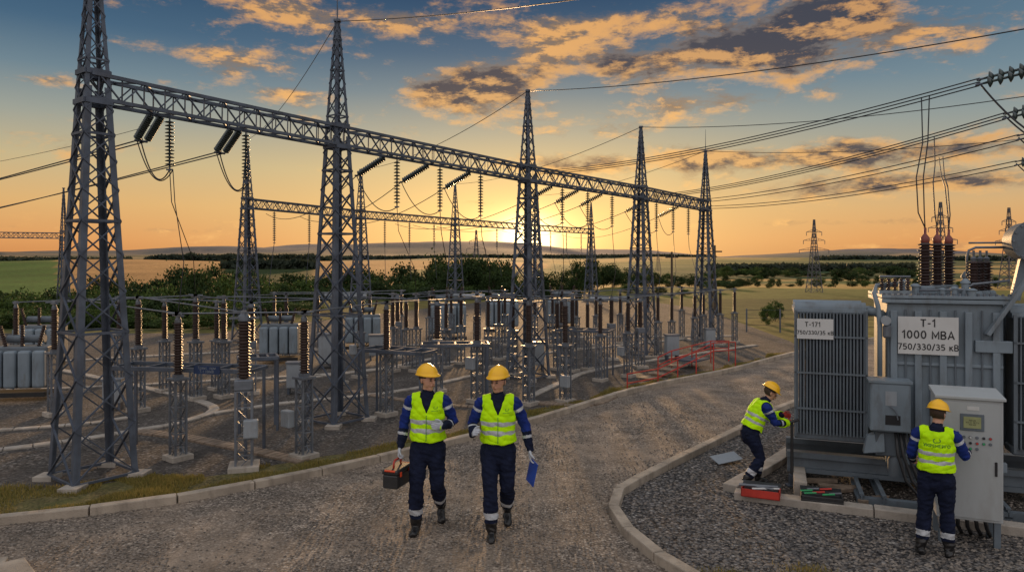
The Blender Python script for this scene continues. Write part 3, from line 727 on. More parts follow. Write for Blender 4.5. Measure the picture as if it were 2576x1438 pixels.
for i,(a,b_) in enumerate(dp):
    pts=[a,a+V(.03,0,-.5),a.lerp(b_,.6)+V(.12,0,-.1),b_]; c=pts[0]
    pp=[]
    for j in range(3):
        for q in range(5): pp.append(pts[j].lerp(pts[j+1],q/5))
    pp.append(pts[3])
    o=MB().tube([p-c for p in pp],.007 if a.y<16 else .009,5).build('dropper_wire',M['wire']); o.location=c
    tag(o,'%s dropper wire from the left below the front gantry strings'%ordn(i+1),'wire','dropper wires of the front gantry')
def platform(px0,py0,px1,py1,z,wd,lb,sign=False):
    a=gr(px0,py0,z);b_=gr(px1,py1,z); a.z=b_.z=0; t=empty('support_frame',a,0,lb,'frame','steel support frames'); D=(b_-a); n_=V(-D.y,D.x,0).normalized()*wd
    mb=MB()
    for o in(V(0,0,0),n_): mb.bar(o+V(0,0,z),o+D+V(0,0,z),.04,.065)
    for k in range(5): mb.bar(D*k/4+V(0,0,z),D*k/4+n_+V(0,0,z),.04,.05)
    mb.build('top_frame',M['steel'],t,bevel=.004)
    for k in(.02,.98):
        for o in(V(0,0,0),n_): MB().bar(D*k+o,D*k+o+V(0,0,z-.04),.04,.04).build('leg',M['steel'],t)
    if sign:
        ux=D.normalized(); nn=-n_.normalized(); c=D*.72+nn*.04+V(0,0,z+.02)
        s=MB().bar(c-ux*.22,c+ux*.22,.012,.13).build('sign_plate',M['blue'],t)
        lettering('Трансформ\nТ-1 330кВ',.055,c+nn*.006,ux,(0,0,1),nn,M['pale'],s)
platform(275,925,625,935,1.35,.55,'long steel support frame between the left posts, with blue sign',True)
platform(600,905,700,900,1.3,.5,'small steel support frame left of the second tower')
platform(900,880,1060,890,1.3,.6,'steel support frame right of the second tower')
platform(1060,870,1230,868,1.25,.6,'steel support frame behind the two walking workers')
platform(1400,830,1530,835,1.2,.6,'steel support frame right of the tower before the sun')
def aux(x,y,rz,s,lb,n=4):
    t=empty('small_transformer',(x,y,0),rz,lb,'transformer','small oil filled transformers in the yard'); t.scale=(s,s,s)
    MB().box((0,.3,.75),(1.15,.5,.95)).build('tank',M['rad'],t,bevel=.03)
    for k in range(n):
        u=-.45+.3*k; mb=MB(); mb.box((u,-.05,.72),(.26,.18,.85)); mb.build('radiator',M['tank'],t,bevel=.05)
    MB().bar((-.6,.1,.15),(.6,.1,.15),.5,.1).build('skid',M['dark'],t)
    MB().tube([(-.4,.35,1.38),(.4,.35,1.38)],.09,14).build('conservator',M['rad'],t,True,sharp=40)
    for k in range(3):
        q=Matrix.Rotation(R(14*(k-1)),3,'Y'); MB().lathe(ribbed(.03,.055,0,.5,9),10,(-.35+.35*k,.15,1.22),q).build('bushing',M['ins'],t,True)
aux(-10.75,15.6,.15,.95,'grey transformer with four rounded radiators at the left edge')
aux(-6.9,21.2,.1,.95,'grey transformer with radiators behind the second tower, left side')
aux(-5.0,24.0,.2,1.,'pale transformer partly hidden behind the second tower')
aux(-2.4,26.5,.1,1.2,'large grey transformer in the middle of the yard behind the busbars')
aux(-.4,29.5,.1,1.15,'grey transformer left of the tower before the sun, far back')
aux(2.2,31,.1,1.15,'grey transformer right of the tower before the sun, far back')
aux(-13.3,20,.1,1.,'grey transformer beyond the left tower, far back')
def cabinet_small(px,py,wd,ht,lb):
    p=gr(px,py); t=empty('switch_cabinet',p,.15,lb,'cabinet','small cabinets in the yard')
    MB().box((0,0,ht/2+.15),(wd,wd*.6,ht)).build('body',M['pale'],t,bevel=.015); MB().box((0,-wd*.3-.004,ht/2+.15),(wd*.85,.008,ht*.85)).build('door',M['pale'],t); MB().box((0,0,ht+.17),(wd*1.1,wd*.7,.04)).build('roof',M['steel_lt'],t)
    for s in(-1,1): MB().box((s*wd*.4,0,.08),(.05,wd*.5,.16)).build('leg',M['steel'],t)
for a in[(745,990,.4,.55,'grey cabinet left of the second tower'),(830,925,.6,.8,'wide grey cabinet between the legs of the second tower'),(285,1030,.35,.45,'grey cabinet behind the left tower'),(950,905,.5,.6,'grey cabinet right of the second tower'),(1690,905,.4,.6,'small cabinet between the fourth and fifth towers'),(1350,930,.4,.6,'small cabinet right of the sunlit tower'),(1785,880,.35,.55,'small cabinet at the foot of the last tower')]: cabinet_small(*a)
for i,(px,py,ln,yaw) in enumerate([(1530,815,1.8,.1),(870,800,2.2,0),(1180,805,1.6,.1)]):
    p=gr(px,py); t=empty('gas_insulated_duct',(p.x,p.y,1.2),yaw,['white horizontal duct behind the right support frame','white horizontal duct behind the second tower','white horizontal duct behind the walking workers'][i],'duct')
    MB().tube([(-ln/2,0,0),(ln/2,0,0)],.14,16).build('duct_tube',M['pale'],t,True,sharp=40)
    for s in(-1,1): MB().box((s*ln*.35,0,-.67),(.1,.1,1.08)).build('leg',M['steel'],t)
def rail(pts,lb,dy=0):
    P=[V((px-CX)*Y/F,Y+dy,H-(py-CY)*Y/F) for px,py,Y in pts]; o=V(P[0].x,P[0].y,0); P=[p-o for p in P]
    t=empty('red_handrail',o,0,lb,'handrail','red handrails by the track')
    for hh in(0,-.22):
        for a,b_ in zip(P,P[1:]): MB().bar(a+V(0,0,hh),b_+V(0,0,hh),.024).build('rail',M['red'],t)
    for i in range(len(P)-1):
        k=max(1,int((P[i+1]-P[i]).length/.7))
        for j in range(k+(1 if i==len(P)-2 else 0)):
            q=P[i].lerp(P[i+1],j/k); MB().bar(V(q.x,q.y,0),q,.026).build('post',M['red'],t)
rail([(1578,940,16.8),(1655,927,17.6),(1795,862,19.4),(1850,860,20.1)],'near red steel handrail rising beside the left kerb')
rail([(1665,905,18.9),(1700,888,19.4),(1800,862,20.8),(1846,862,21.2)],'far red steel handrail climbing to the right',.5)
st_=empty('red_steps',V(3.75,18.15,0),math.atan2(2.4,2.),'low steel steps between the red handrails','steps')
for k in range(4): MB().box((k*.5+.1,0.35,.03+.05*k),(.4,.5,.03)).build('tread',M['wood'],st_)
MB().box((2.6,.35,.24),(.9,.6,.04)).build('platform',M['steel'],st_)
for px,Y,h_,lb in[(1690,45,3.6,'thin wooden pole between the fourth and fifth towers'),(1798,40,3.9,'bare pole right of the last gantry tower')]:
    t=empty('utility_pole',((px-CX)*Y/F,Y,0),0,lb,'pole','utility poles'); MB().tube([(0,0,0),(0,0,h_)],[.09,.06],8).build('shaft',M['bark'],t); MB().bar((-.4,0,h_-.35),(.4,0,h_-.35),.08).build('crossarm',M['bark'],t)
A=V(10.,30.5,0)
t=empty('mesh_fence',A,0,'low wire fence with thin posts beyond the end of the track','fence'); D=V(8,-1.5,0)
for k in range(7): MB().bar(D*k/6,D*k/6+V(0,0,1.0),.05).build('fence_post',M['steel'],t)
mb=MB()
for z in(.3,.6,.95): mb.tube([V(0,0,z),D+V(0,0,z)],.008,4)
mb.build('fence_wire',M['wire'],t)

# ------------------------------------------------------------ far pylons
def pylon():
    t=empty('transmission_pylon'); h_=7.; mb=MB()
    def r_(z): return .52*(1-z/h_)**1.2+.055
    zs=[h_*(1-(1-i/12)**.95) for i in range(13)]
    cr=lambda i,z:V(r_(z)*(1 if i in(0,3) else -1),r_(z)*(1 if i<2 else -1),z)
    for i in range(4):
        m2=MB()
        for k in range(12): m2.bar(cr(i,zs[k]),cr(i,zs[k+1]),.05)
        m2.build('leg',M['far'],t)
    for k in range(12):
        for i in range(4):
            j=(i+1)%4; mb.bar(cr(i,zs[k]),cr(j,zs[k+1]),.026); mb.bar(cr(j,zs[k]),cr(i,zs[k+1]),.026)
    mb.build('lattice_bracing',M['far'],t)
    for z,l in((4.1,1.45),(5.0,1.05),(5.8,.75)):
        m2=MB()
        for s in(-1,1):
            for q in(-1,1): m2.bar((0,q*.1,z),(s*l,0,z),.04); 
            m2.bar((0,0,z+.3),(s*l,0,z),.03)
            for u in(.4,.7): m2.bar((s*l*u,0,z),(s*l*u,0,z+.3*(1-u)),.02)
        m2.build('crossarm',M['far'],t)
        m2=MB()
        for s in(-1,1): m2.tube([(s*l,0,z),(s*l,0,z-.35)],.03,6)
        m2.build('insulator',M['far'],t)
    return t
P0=pylon()
PY=[(2048,735,552,'large transmission pylon standing in the field right of the yard'),(2366,735,508,'transmission pylon behind the brown bushings'),(2538,725,522,'transmission pylon near the right edge behind the conservator'),(1198,690,578,'tiny distant pylon left of the sun'),(1655,675,628,'faint far pylon right of the fourth tower')]
for i,(px,yb,yt,lb) in enumerate(PY):
    Y=F*H/(yb-CY) if i<3 else [150,260][i-3]
    x=(px-CX)*Y/F; z0=th(x,Y)-.05; zt=H-(yt-CY)*Y/F; s=(zt-z0)/7.
    o=P0 if i==0 else copy_tree(P0); o.location=(x,Y,z0); o.scale=(s,s,s); o.rotation_euler=(0,0,.05+.1*i); tag(o,lb,'pylon','transmission pylons in the fields')

# ------------------------------------------------------------ trees
def crown(seed,shape,leaf,nc=60,per=56,name='crown'):
    rn=random.Random(seed); mb=MB()
    for c in range(nc):
        while True:
            p=V(rn.uniform(-1,1),rn.uniform(-1,1),rn.uniform(-1,1))
            if p.length<1: break
        p=p*(.45+.55*p.length)/max(p.length,.01) if rn.random()<.5 else p
        p=V(p.x*shape[0],p.y*shape[0],p.z*shape[1])*.93; cr_=rn.uniform(.14,.26)
        for k in range(per):
            q=p+V(rn.gauss(0,cr_*.6),rn.gauss(0,cr_*.6),rn.gauss(0,cr_*.5)); s=rn.uniform(.032,.07)
            a=V(rn.gauss(0,1),rn.gauss(0,1),rn.gauss(0,1)).normalized(); b_=a.cross(V(rn.gauss(0,1),rn.gauss(0,1),rn.gauss(0,1))).normalized()
            mb.add([q-a*s,q-b_*s*.7,q+a*s,q+b_*s*.7],[(0,1,2,3)])
    return mb.mesh(name,leaf)
crowns=[[crown(10+i,(.95,.85) if i%2 else (.8,1.),M[l]) for i in range(4)] for l in('leafA','leafB')]
mb=MB().tube([(0,0,0),(.02,.01,.5),(0,.03,1.)],[.06,.045,.02],7)
for k in range(5):
    a=k*1.3; mb.tube([(0,.02,.4+.08*k),(.25*math.cos(a),.25*math.sin(a),.65+.1*k)],[.03,.012],5)
trunkm=mb.mesh('trunk',M['bark'])
trees=[]
rn=random.Random(3)
def tree(px,ytop,Y,rpx,kind):
    x=(px-CX)*Y/F; z0=th(x,Y); zt=H-(ytop-7-CY)*Y/F; h_=max(.5,zt-z0); r_=rpx*Y/F
    t=empty('tree' if h_>2.2 else 'shrub',(x,Y,z0),rn.uniform(0,6)); 
    o=link(bpy.data.objects.new('trunk',trunkm)); o.parent=t; o.scale=(h_*.35,h_*.35,h_*.75)
    c=link(bpy.data.objects.new('crown' if h_>2.2 else 'foliage',rn.choice(crowns[kind]))); c.parent=t; c.location=(0,0,h_*.53); c.scale=(r_,r_,h_*.53)
    trees.append((px,Y,t,kind,h_))
def prof(px,pts):
    for (a,ya),(b_,yb) in zip(pts,pts[1:]):
        if a<=px<=b_: return ya+(yb-ya)*(px-a)/(b_-a)
    return pts[-1][1]
pr1=[(-200,748),(0,746),(100,738),(200,722),(340,710),(430,688),(520,684),(600,692),(700,698),(800,698),(900,692),(1050,688),(1090,670),(1180,655),(1270,668),(1290,700)]
px=-120
while px<1290: tree(px,prof(px,pr1)+rn.uniform(-10,14),rn.uniform(76,92),rn.uniform(42,62),0); px+=rn.uniform(24,34)
px=-120
while px<1300:
    e0=edge(px); tree(px,prof(px,pr1)+rn.uniform(12,36),rn.uniform(e0+13,e0+24),rn.uniform(46,74),0 if rn.random()<.55 else 1); px+=rn.uniform(28,40)
px=-120
while px<760: tree(px,rn.uniform(746,782),rn.uniform(39,46),rn.uniform(50,74),1 if rn.random()<.7 else 0); px+=rn.uniform(32,46)
px=-120
while px<600: tree(px,rn.uniform(778,812),rn.uniform(32,36),rn.uniform(44,66),1); px+=rn.uniform(38,60)
for px in range(720,1300,46): tree(px+rn.uniform(-10,10),rn.uniform(716,744),rn.uniform(57,64),rn.uniform(42,56),rn.choice((0,1)))
for px,yt,Y,r_ in[(1110,672,66,48),(1165,654,68,52),(1220,658,70,48),(1262,672,66,36),(1135,690,60,40),(1240,690,60,40)]: tree(px,yt,Y,r_,0)
pr2=[(1290,690),(1440,690),(1470,668),(1530,664),(1580,680),(1650,690),(1720,692),(1800,705),(1900,712)]
px=1300
while px<1880: tree(px,prof(px,pr2)+rn.uniform(-4,12),rn.uniform(85,120),rn.uniform(24,38),0 if px<1600 else rn.choice((0,1))); px+=rn.uniform(22,34)
for px,yt,Y,r_,k in[(1450,668,80,30,0),(1490,662,82,36,0),(1540,668,84,34,0),(1930,776,34,22,1),(1950,762,36,24,1),(2145,690,150,26,0),(2170,700,130,22,0),(2245,676,200,30,0),(2260,688,150,20,0),(1935,738,80,12,1),(1990,722,120,14,0),(2110,705,150,14,0),(2085,725,100,12,1),(1620,735,60,22,1),(1720,735,62,24,1),(1905,700,140,18,1),(1580,722,66,26,1),(1660,728,64,22,0),(1780,722,70,24,1),(1840,716,76,26,0)]: tree(px,yt,Y,r_,k)
px=1790
while px<2340: tree(px,rn.uniform(676,692) if px<2000 or px>2100 else rn.uniform(686,697),rn.uniform(170,230),rn.uniform(16,30),rn.choice((0,0,1))); px+=rn.uniform(10,24)
for k in range(22): tree(1800+k*34+rn.uniform(-12,12),rn.uniform(700,714),rn.uniform(112,124),rn.uniform(9,17),rn.choice((0,0,1)))
trees.sort(key=lambda q:q[0]); cc={}
for px,Y,t,k,h_ in trees:
    band='far' if Y>75 else ('middle' if Y>50 else 'near'); kd='tree' if h_>2.2 else 'shrub'; key=(band,kd,k); cc[key]=cc.get(key,0)+1
    tag(t,'%s %s %s from the left in the %s belt behind the yard'%(ordn(cc[key]),'dark green' if k==0 else 'mid green',kd,band),kd,'trees and shrubs beyond the yard')
def woods(px0,px1,Y,yb,yt,n,s,lb):
    mb=MB(); rr=random.Random(px0)
    for k in range(n):
        px=rr.uniform(px0,px1); Yk=Y*rr.uniform(.97,1.05); x=(px-CX)*Yk/F; z0=th(x,Yk)-.5; top=H-(yt-CY)*Y/F; hh=max(2.5,(top-z0)*(.85+.4*noise.noise((px*.03,0,px0)))*min(1,.3+(px-px0)/60,.3+(px1-px)/60))
        q=V(x,Yk,z0+hh*rr.random()**.7); sz=s*rr.uniform(.5,1.2); a=V(rr.gauss(0,1),rr.gauss(0,.6),rr.gauss(0,1)).normalized(); b_=a.cross(V(rr.gauss(0,1),rr.gauss(0,1),rr.gauss(0,1))).normalized()
        mb.add([q-a*sz,q-b_*sz*.7,q+a*sz,q+b_*sz*.7],[(0,1,2,3)])
    tag(mb.build('distant_wood',M['leafF']),lb,'wood',kind='stuff')
woods(365,830,520,665,640,6000,2.,'long dark wood on the hill behind the wheat field')
woods(560,800,300,690,652,2600,1.6,'wooded spur running down into the wheat field')
woods(820,1290,650,665,645,5000,2.2,'low dark wood along the horizon left of the sun')
woods(1290,1800,900,662,648,4000,2.6,'faint wood along the horizon right of the sun')
woods(2050,2576,700,664,645,4500,2.4,'distant wood on the horizon at the right')
woods(-60,330,480,665,650,1500,1.8,'thin hedge line on the horizon at the left')
woods(1780,2300,260,690,674,3600,1.3,'hedgerow crossing the fields at the right')

# ------------------------------------------------------------ big transformer
OX,OY,RZ=3.84,9.7,R(-20)
TR=empty('power_transformer',(OX,OY,0),RZ,'large grey power transformer with sign T-1, ribbed radiators and brown bushings','transformer')
def LW(u,v,z): return V(OX+u*math.cos(RZ)-v*math.sin(RZ),OY+u*math.sin(RZ)+v*math.cos(RZ),z)
tk=MB().bx((1.12,.05,.42),(2.42,1.35,2.5)).build('tank',M['tank'],TR,bevel=.02)
MB().bx((1.05,-.02,2.5),(2.49,1.42,2.55)).bx((1.05,-.02,2.56),(2.49,1.42,2.6)).build('tank_cover',M['tank'],TR,bevel=.006)
mb=MB()
for k in range(22): mb.lathe([(.016,2.6),(.016,2.63)],6,(1.08+k*.066,.01,0))
mb.build('cover_bolts',M['steel_lt'],TR)
for u in(1.19,1.47,1.75,2.03,2.33): MB().bx((u-.04,-.015,.6),(u+.04,.055,2.4)).build('stiffener',M['tank'],TR,bevel=.008)
MB().bx((1.1,-.02,.42),(2.44,.06,.54)).build('bottom_flange',M['tank'],TR,bevel=.008)
MB().bx((1.13,.02,1.70),(2.41,.05,1.74)).build('stiffener',M['tank'],TR,bevel=.006)
for u in(1.33,1.61,1.89,2.18): MB().tube([(u,.02,.62),(u,.02,2.42)],.012,6).build('conduit',M['rad'],TR)
for v in(.25,1.05): MB().bx((-.1,v-.07,.14),(3.4,v+.07,.2)).bx((-.1,v-.015,.2),(3.4,v+.015,.34)).bx((-.1,v-.07,.34),(3.4,v+.07,.415)).build('base_beam',M['rad'],TR)
def radiator(u0,u1,nm):
    for bi,(v0,v1) in enumerate(((0,.42),(.5,.95))):
        mb=MB(); n=21 if bi==0 else 12
        for k in range(n):
            u=u0+.025+(u1-u0-.05)*k/(n-1); mb.bx((u-.008,v0,.72),(u+.008,v1,2.36))
            mb.lathe([(.014,.72),(.014,2.36)],6,(u,v0+.0,0))
        mb.build(nm,M['rad'],TR)
        MB().tube([(u0-.01,(v0+v1)/2,2.40),(u1+.01,(v0+v1)/2,2.40)],.085,12).bx((u0-.02,v0+.02,2.34),(u1+.02,v1-.02,2.40)).build('radiator_header',M['tank'],TR,True,sharp=40)
        MB().bx((u0-.01,v0+.03,.64),(u1+.01,v1-.03,.73)).build('radiator_header',M['rad'],TR,bevel=.02)
    for z in(2.02,1.53,1.05): MB().bx((u0-.015,-.03,z),(u1+.015,-.018,z+.025)).build('tie_bar',M['rad'],TR)
    for u in(u0,u1): MB().bx((u-.015,-.03,.68),(u+.015,.0,2.38)).build('side_rail',M['rad'],TR)
radiator(0,.87,'radiator'); radiator(2.52,3.4,'radiator')
for v in(.2,.7):
    MB().tube([(.85,v,2.36),(1.0,v,2.36),(1.13,v,2.3)],.055,12).build('oil_pipe',M['tank'],TR,True)
    MB().tube([(.85,v,.68),(1.13,v,.68)],.055,12).build('oil_pipe',M['tank'],TR,True)
pp=[(1.02,-.06,1.55),(1.02,-.06,2.2),(1.0,-.06,2.45),(.96,.0,2.62),(1.0,.1,2.72),(1.25,.1,2.74)]
MB().tube(pp,.03,10).build('riser_pipe',M['tank'],TR,True)
MB().tube([(1.08,-.1,2.28),(1.08,-.16,2.28)],.06,16).build('dial_gauge',M['pale'],TR,True,sharp=40)
MB().lathe([(.03,2.05),(.05,2.07),(.05,2.2),(.03,2.22)],10,(1.1,-.08,0)).build('valve',M['steel_lt'],TR)
def sgn(u0,u1,z0,z1,v,txt):
    s=MB().bx((u0,v-.008,z0),(u1,v,z1)).build('sign_plate',M['white'],TR)
    for t_,sz,du,z in txt: lettering(t_,sz,((u0+u1)/2+du,v-.008,z),(1,0,0),(0,0,1),(0,-1,0),M['ink'],s,block=True)
    return s
sgn(1.235,1.915,1.85,2.33,-.02,[('Т-1',.10,0,2.25),('1000 МВА',.105,0,2.10),('750/330/35 кВ',.08,0,1.945)])
sgn(.02,.47,2.0,2.27,-.035,[('Т-171',.065,-.03,2.195),('750/330/35 кВ',.053,0,2.085)])
hv=[(1.6,.3),(1.8,.62),(2.0,.94)]; hvt=[]
for u,v in hv:
    b=MB().lathe(ribbed(.052,.094,2.72,3.28,14)+[(.04,3.29)],16,(u,v,0)).build('high_voltage_bushing',M['insred'],TR,True)
    MB().lathe([(.15,2.6),(.15,2.63),(.12,2.64),(.12,2.7),(.09,2.72)],16,(u,v,0)).build('turret',M['tank'],b,True,sharp=40)
    MB().lathe([(.045,3.28),(.055,3.3),(.055,3.35),(.033,3.38),(.018,3.4),(.018,3.48)],12,(u,v,0)).build('terminal_cap',M['cap'],b,True,sharp=40)
    hvt.append(LW(u,v,3.48))
for u,v in((2.14,.25),(2.26,.45),(2.38,.65)):
    b=MB().lathe(ribbed(.045,.085,2.66,3.04,10),14,(u,v,0)).build('low_voltage_bushing',M['insred'],TR,True)
    MB().lathe([(.11,2.6),(.11,2.63),(.085,2.66)],14,(u,v,0)).build('turret',M['tank'],b)
    MB().lathe([(.03,3.04),(.04,3.08),(.015,3.1),(.015,3.18)],10,(u,v,0)).build('terminal_cap',M['steel_lt'],b)
rk=MB().bx((1.02,.0,2.62),(1.4,.1,2.66)).build('neutral_bracket',M['tank'],TR)
for k in range(5): MB().lathe(ribbed(.014,.034,2.66,2.82,5),8,(1.06+k*.075,.05,0)).build('small_insulator',M['insred'],rk,True)
MB().tube([(1.03,.05,2.84),(1.39,.05,2.84)],.014,8).build('bracket_bar',M['steel_lt'],rk)
for u,v,h_,r_ in((2.02,.12,.22,.045),(1.47,.2,.15,.05),(1.38,.5,.2,.06),(2.2,.9,.3,.05),(1.9,.12,.12,.04),(2.07,.03,.1,.05),(1.76,.1,.1,.035),(1.15,.4,.14,.05)): MB().lathe([(r_,2.6),(r_,2.6+h_*.7),(r_*1.3,2.6+h_*.72),(r_*1.3,2.6+h_*.8),(r_*.5,2.6+h_)],12,(u,v,0)).build('relief_valve',M['tank'],TR,True,sharp=40)
MB().tube([(2.1,.4,2.6),(2.1,.4,3.1),(2.12,.4,3.18),(2.2,.4,3.22),(2.7,.4,3.22)],.016,8).tube([(2.13,.45,3.28),(2.7,.45,3.28)],.012,8).tube([(1.5,.1,2.66),(2.0,.1,2.68),(2.1,.1,2.75),(2.5,.1,2.8)],.016,8).build('conduit',M['steel_lt'],TR,True)
cv=MB().tube([(2.74,.0,3.29),(2.74,.45,3.29)],.24,28).build('conservator',M['rad'],TR,True,sharp=40)
MB().tube([(2.74,-.02,3.29),(2.74,.0,3.29)],.262,28).build('end_flange',M['rad'],cv,True,sharp=40)
MB().tube([(2.74,-.04,3.29),(2.74,-.02,3.29)],.10,20).build('inspection_plate',M['steel_lt'],cv,True,sharp=40)
for k in range(14): a=k*math.pi/7; MB().tube([(2.74+.235*math.cos(a),-.035,3.29+.235*math.sin(a)),(2.74+.235*math.cos(a),-.02,3.29+.235*math.sin(a))],.014,6).build('bolt',M['steel_lt'],cv)
MB().bar((2.22,-.03,2.12),(2.78,.0,3.02),.05,.13,(0,1,0)).build('support_strut',M['tank'],TR,bevel=.01)
MB().bar((2.6,.3,2.55),(2.7,.3,3.06),.1).build('support_strut',M['tank'],TR)
MB().bx((2.1,-.02,1.9),(2.5,.06,2.05)).build('side_bracket',M['tank'],TR,bevel=.01)
jb=MB().bx((.88,-.3,.88),(1.34,.02,1.5)).build('junction_box',M['tank'],TR,bevel=.02)
MB().bx((.86,-.32,1.5),(1.36,.03,1.53)).build('roof',M['tank'],jb)
dr_=MB().bx((.9,-.312,.9),(1.32,-.301,1.48)).build('door',M['tank'],jb,bevel=.004)
MB().bx((1.05,-.318,1.22),(1.18,-.313,1.4)).build('notice',M['pale'],jb); MB().bx((1.05,-.318,.98),(1.22,-.313,1.1)).build('name_plate',M['ink'],jb)
MB().tube([(1.1,-.33,1.22),(1.17,-.33,1.15),(1.19,-.33,1.05)],.008,6).build('cable',M['steel_lt'],jb)
MB().bx((.95,-.2,.55),(1.3,.0,.87)).build('lower_bracket',M['rad'],TR,bevel=.02)
MB().add([(.82,-.15,.55),(1.05,-.28,.62),(1.05,-.02,.62),(.82,.0,.55),(.86,-.13,.78),(1.05,-.22,.85),(1.05,-.02,.85),(.86,0,.78)],[(0,3,2,1),(4,5,6,7),(0,1,5,4),(1,2,6,5),(2,3,7,6),(3,0,4,7)]).build('deflector_plate',M['tank'],TR,bevel=.01)
MB().lathe([(.1,.3),(.1,.5),(.06,.56),(.06,.64)],14,(1.2,-.12,0)).build('drain_valve',M['rad'],TR,True,sharp=40)
for k in range(4): MB().tube([(1.18+.05*k,-.22,.88),(1.2+.06*k,-.26,.6),(1.28+.07*k,-.32,.3),(1.42+.07*k,-.34,.12),(1.6+.08*k,-.3,.05)],.02,8).build('black_hose',M['black'],TR,True)
fl=smooth_line([(2.86,9.2),(4.2,8.61),(5.57,8.0),(7.5,7.15)],3); kerb('foundation_edge',fl,.2,.11,M['conc'],1.6)
fl2=smooth_line([(2.86,9.4),(3.6,10.25),(5.17,12.2),(7.,14.2)],3); kerb('foundation_edge',fl2,.2,.11,M['conc'],1.6)
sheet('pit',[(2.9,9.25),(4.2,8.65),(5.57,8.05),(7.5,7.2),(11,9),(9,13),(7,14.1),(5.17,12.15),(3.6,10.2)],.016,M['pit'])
fl3=[LW(.05,-.5,0),LW(.05,.3,0),LW(.05,1.6,0)]; kerb('foundation_edge',fl3,.16,.2,M['conc'],1.1)
for i,(a,b_) in enumerate([(LW(.75,-.62,.1),LW(.75,2.2,.1)),(LW(1.0,-.62,.1),LW(1.0,2.2,.1)),(LW(2.3,-.6,.1),LW(2.3,2.2,.1)),(LW(2.0,-.6,.1),LW(2.0,2.2,.1))]):
    c=Vector((a.x,a.y,0)); o=MB().bar(a-c-V(0,0,.05),b_-c-V(0,0,.05),.09,.02).bar(a-c,b_-c,.015,.1).bar(a-c+V(0,0,.055),b_-c+V(0,0,.055),.05,.02).build('steel_rail',M['rad']); o.location=c
    tag(o,'%s steel rail from the left running under the large transformer'%ordn([1,2,4,3][i]),'rail','rails under the large transformer')
for i,(u,v,ln,rz) in enumerate([(.45,-.25,.6,.3),(.55,-.05,.55,-.1),(.9,-.45,.5,.5),(.3,.15,.5,.1)]):
    p=LW(u,v,.06); o=MB().box((0,0,0),(ln,.09,.05)).build('timber_plank',M['wood'],bevel=.005); o.location=p; o.rotation_euler=(0,.03,rz)
    tag(o,'%s short timber plank from the left lying in the transformer pit'%ordn([2,3,4,1][i]),'plank','planks in the transformer pit')
mb=MB().bar((0,0,.02),LW(2.9,-.55,.02)-LW(.7,-.55,0),.1,.12); o=mb.build('steel_channel',M['rad']); o.location=LW(.7,-.55,.03); tag(o,'long grey steel channel lying along the front of the transformer pit','channel')
def onwire(i,px):
    a,e_=rw[i]; lo,hi=0,1
    for _ in range(30):
        m_=(lo+hi)/2
        if pxof(a.lerp(e_,m_))<px: lo=m_
        else: hi=m_
    return a.lerp(e_,lo)-V(0,0,4*.2*lo*(1-lo))
for i,(wi,px,bi,dx) in enumerate([(0,2318,0,-.06),(0,2338,0,.02),(1,2350,1,.0),(2,2362,2,.02),(2,2372,2,.05)]):
    a=onwire(wi,px); b_=hvt[bi]; pts=[a,a.lerp(b_,.35),V(b_.x+dx-.05,b_.y,b_.z+.45)+ (a-b_)*.12,V(b_.x+dx-.03,b_.y,b_.z+.2),b_]; sm=[]
    for j in range(4):
        for q in range(4): sm.append(pts[j].lerp(pts[j+1],q/4))
    sm.append(b_); o=MB().tube([p-b_ for p in sm],.0085,6).build('dropper_wire',M['wire'],None,True); o.location=b_
    tag(o,'%s wire from the left dropping onto the tall brown transformer bushings'%ordn(i+1),'wire','wires dropping to the transformer bushings')
# control cabinet
rzc=math.atan2(-.25,.6)
CB=empty('control_cabinet',(4.6,7.75,0),rzc,'light grey control cabinet with screen, buttons and dark handle beside the transformer','cabinet')
MB().bx((0,0,.28),(.61,.42,1.57)).build('body',M['cab'],CB,bevel=.01)
MB().add([(-.02,-.03,1.57),(.63,-.03,1.57),(.63,.44,1.60),(-.02,.44,1.60),(-.02,-.03,1.60),(.63,-.03,1.60),(.63,.44,1.64),(-.02,.44,1.64)],[(0,3,2,1),(4,5,6,7),(0,1,5,4),(1,2,6,5),(2,3,7,6),(3,0,4,7)]).build('roof',M['cab'],CB,bevel=.004)
dr_=MB().bx((.03,-.012,.31),(.58,-.001,1.54)).build('door',M['cab'],CB,bevel=.004)
MB().bx((.53,-.024,.78),(.553,-.013,.93)).build('handle',M['ink'],dr_,bevel=.004)
bz=MB().bx((.215,-.022,1.24),(.435,-.0125,1.42)).build('screen_frame',M['rad'],dr_,bevel=.006)
MB().bx((.245,-.027,1.27),(.405,-.0225,1.39)).build('display_screen',M['screen'],dr_)
lettering('330 кВ\n412 А  50 Гц\n750 кВ',.022,(.325,-.027,1.33),(1,0,0),(0,0,1),(0,-1,0),M['ink'],dr_,name='screen_text')
for r_,z in enumerate((1.17,1.11,1.05)):
    for k in range(6 if r_<2 else 4):
        u=.19+.06*k; mm=[M['green'],M['steel_lt'],M['white'],M['steel_lt'],M['ink'],M['red']][(k+r_*2)%6]
        MB().tube([(u,-.013,z),(u,-.018,z)],.016,12).build('button_collar',M['steel_lt'],dr_); MB().tube([(u,-.018,z),(u,-.028,z)],.011,12).build('button',mm,dr_)
for u in(.05,.56):
    for v in(.04,.38): MB().bx((u-.03,v-.03,0),(u+.03,v+.03,.28)).build('leg',M['rad'],CB)
MB().bx((.28,-.016,1.46),(.39,-.0125,1.5)).build('maker_plate',M['white'],dr_)
for k in range(5): MB().tube([(.15+.08*k,.2,.3),(.14+.09*k,.2,.15),(.2+.09*k,.35,.03)],.02,8).build('cable',M['black'],CB,True)

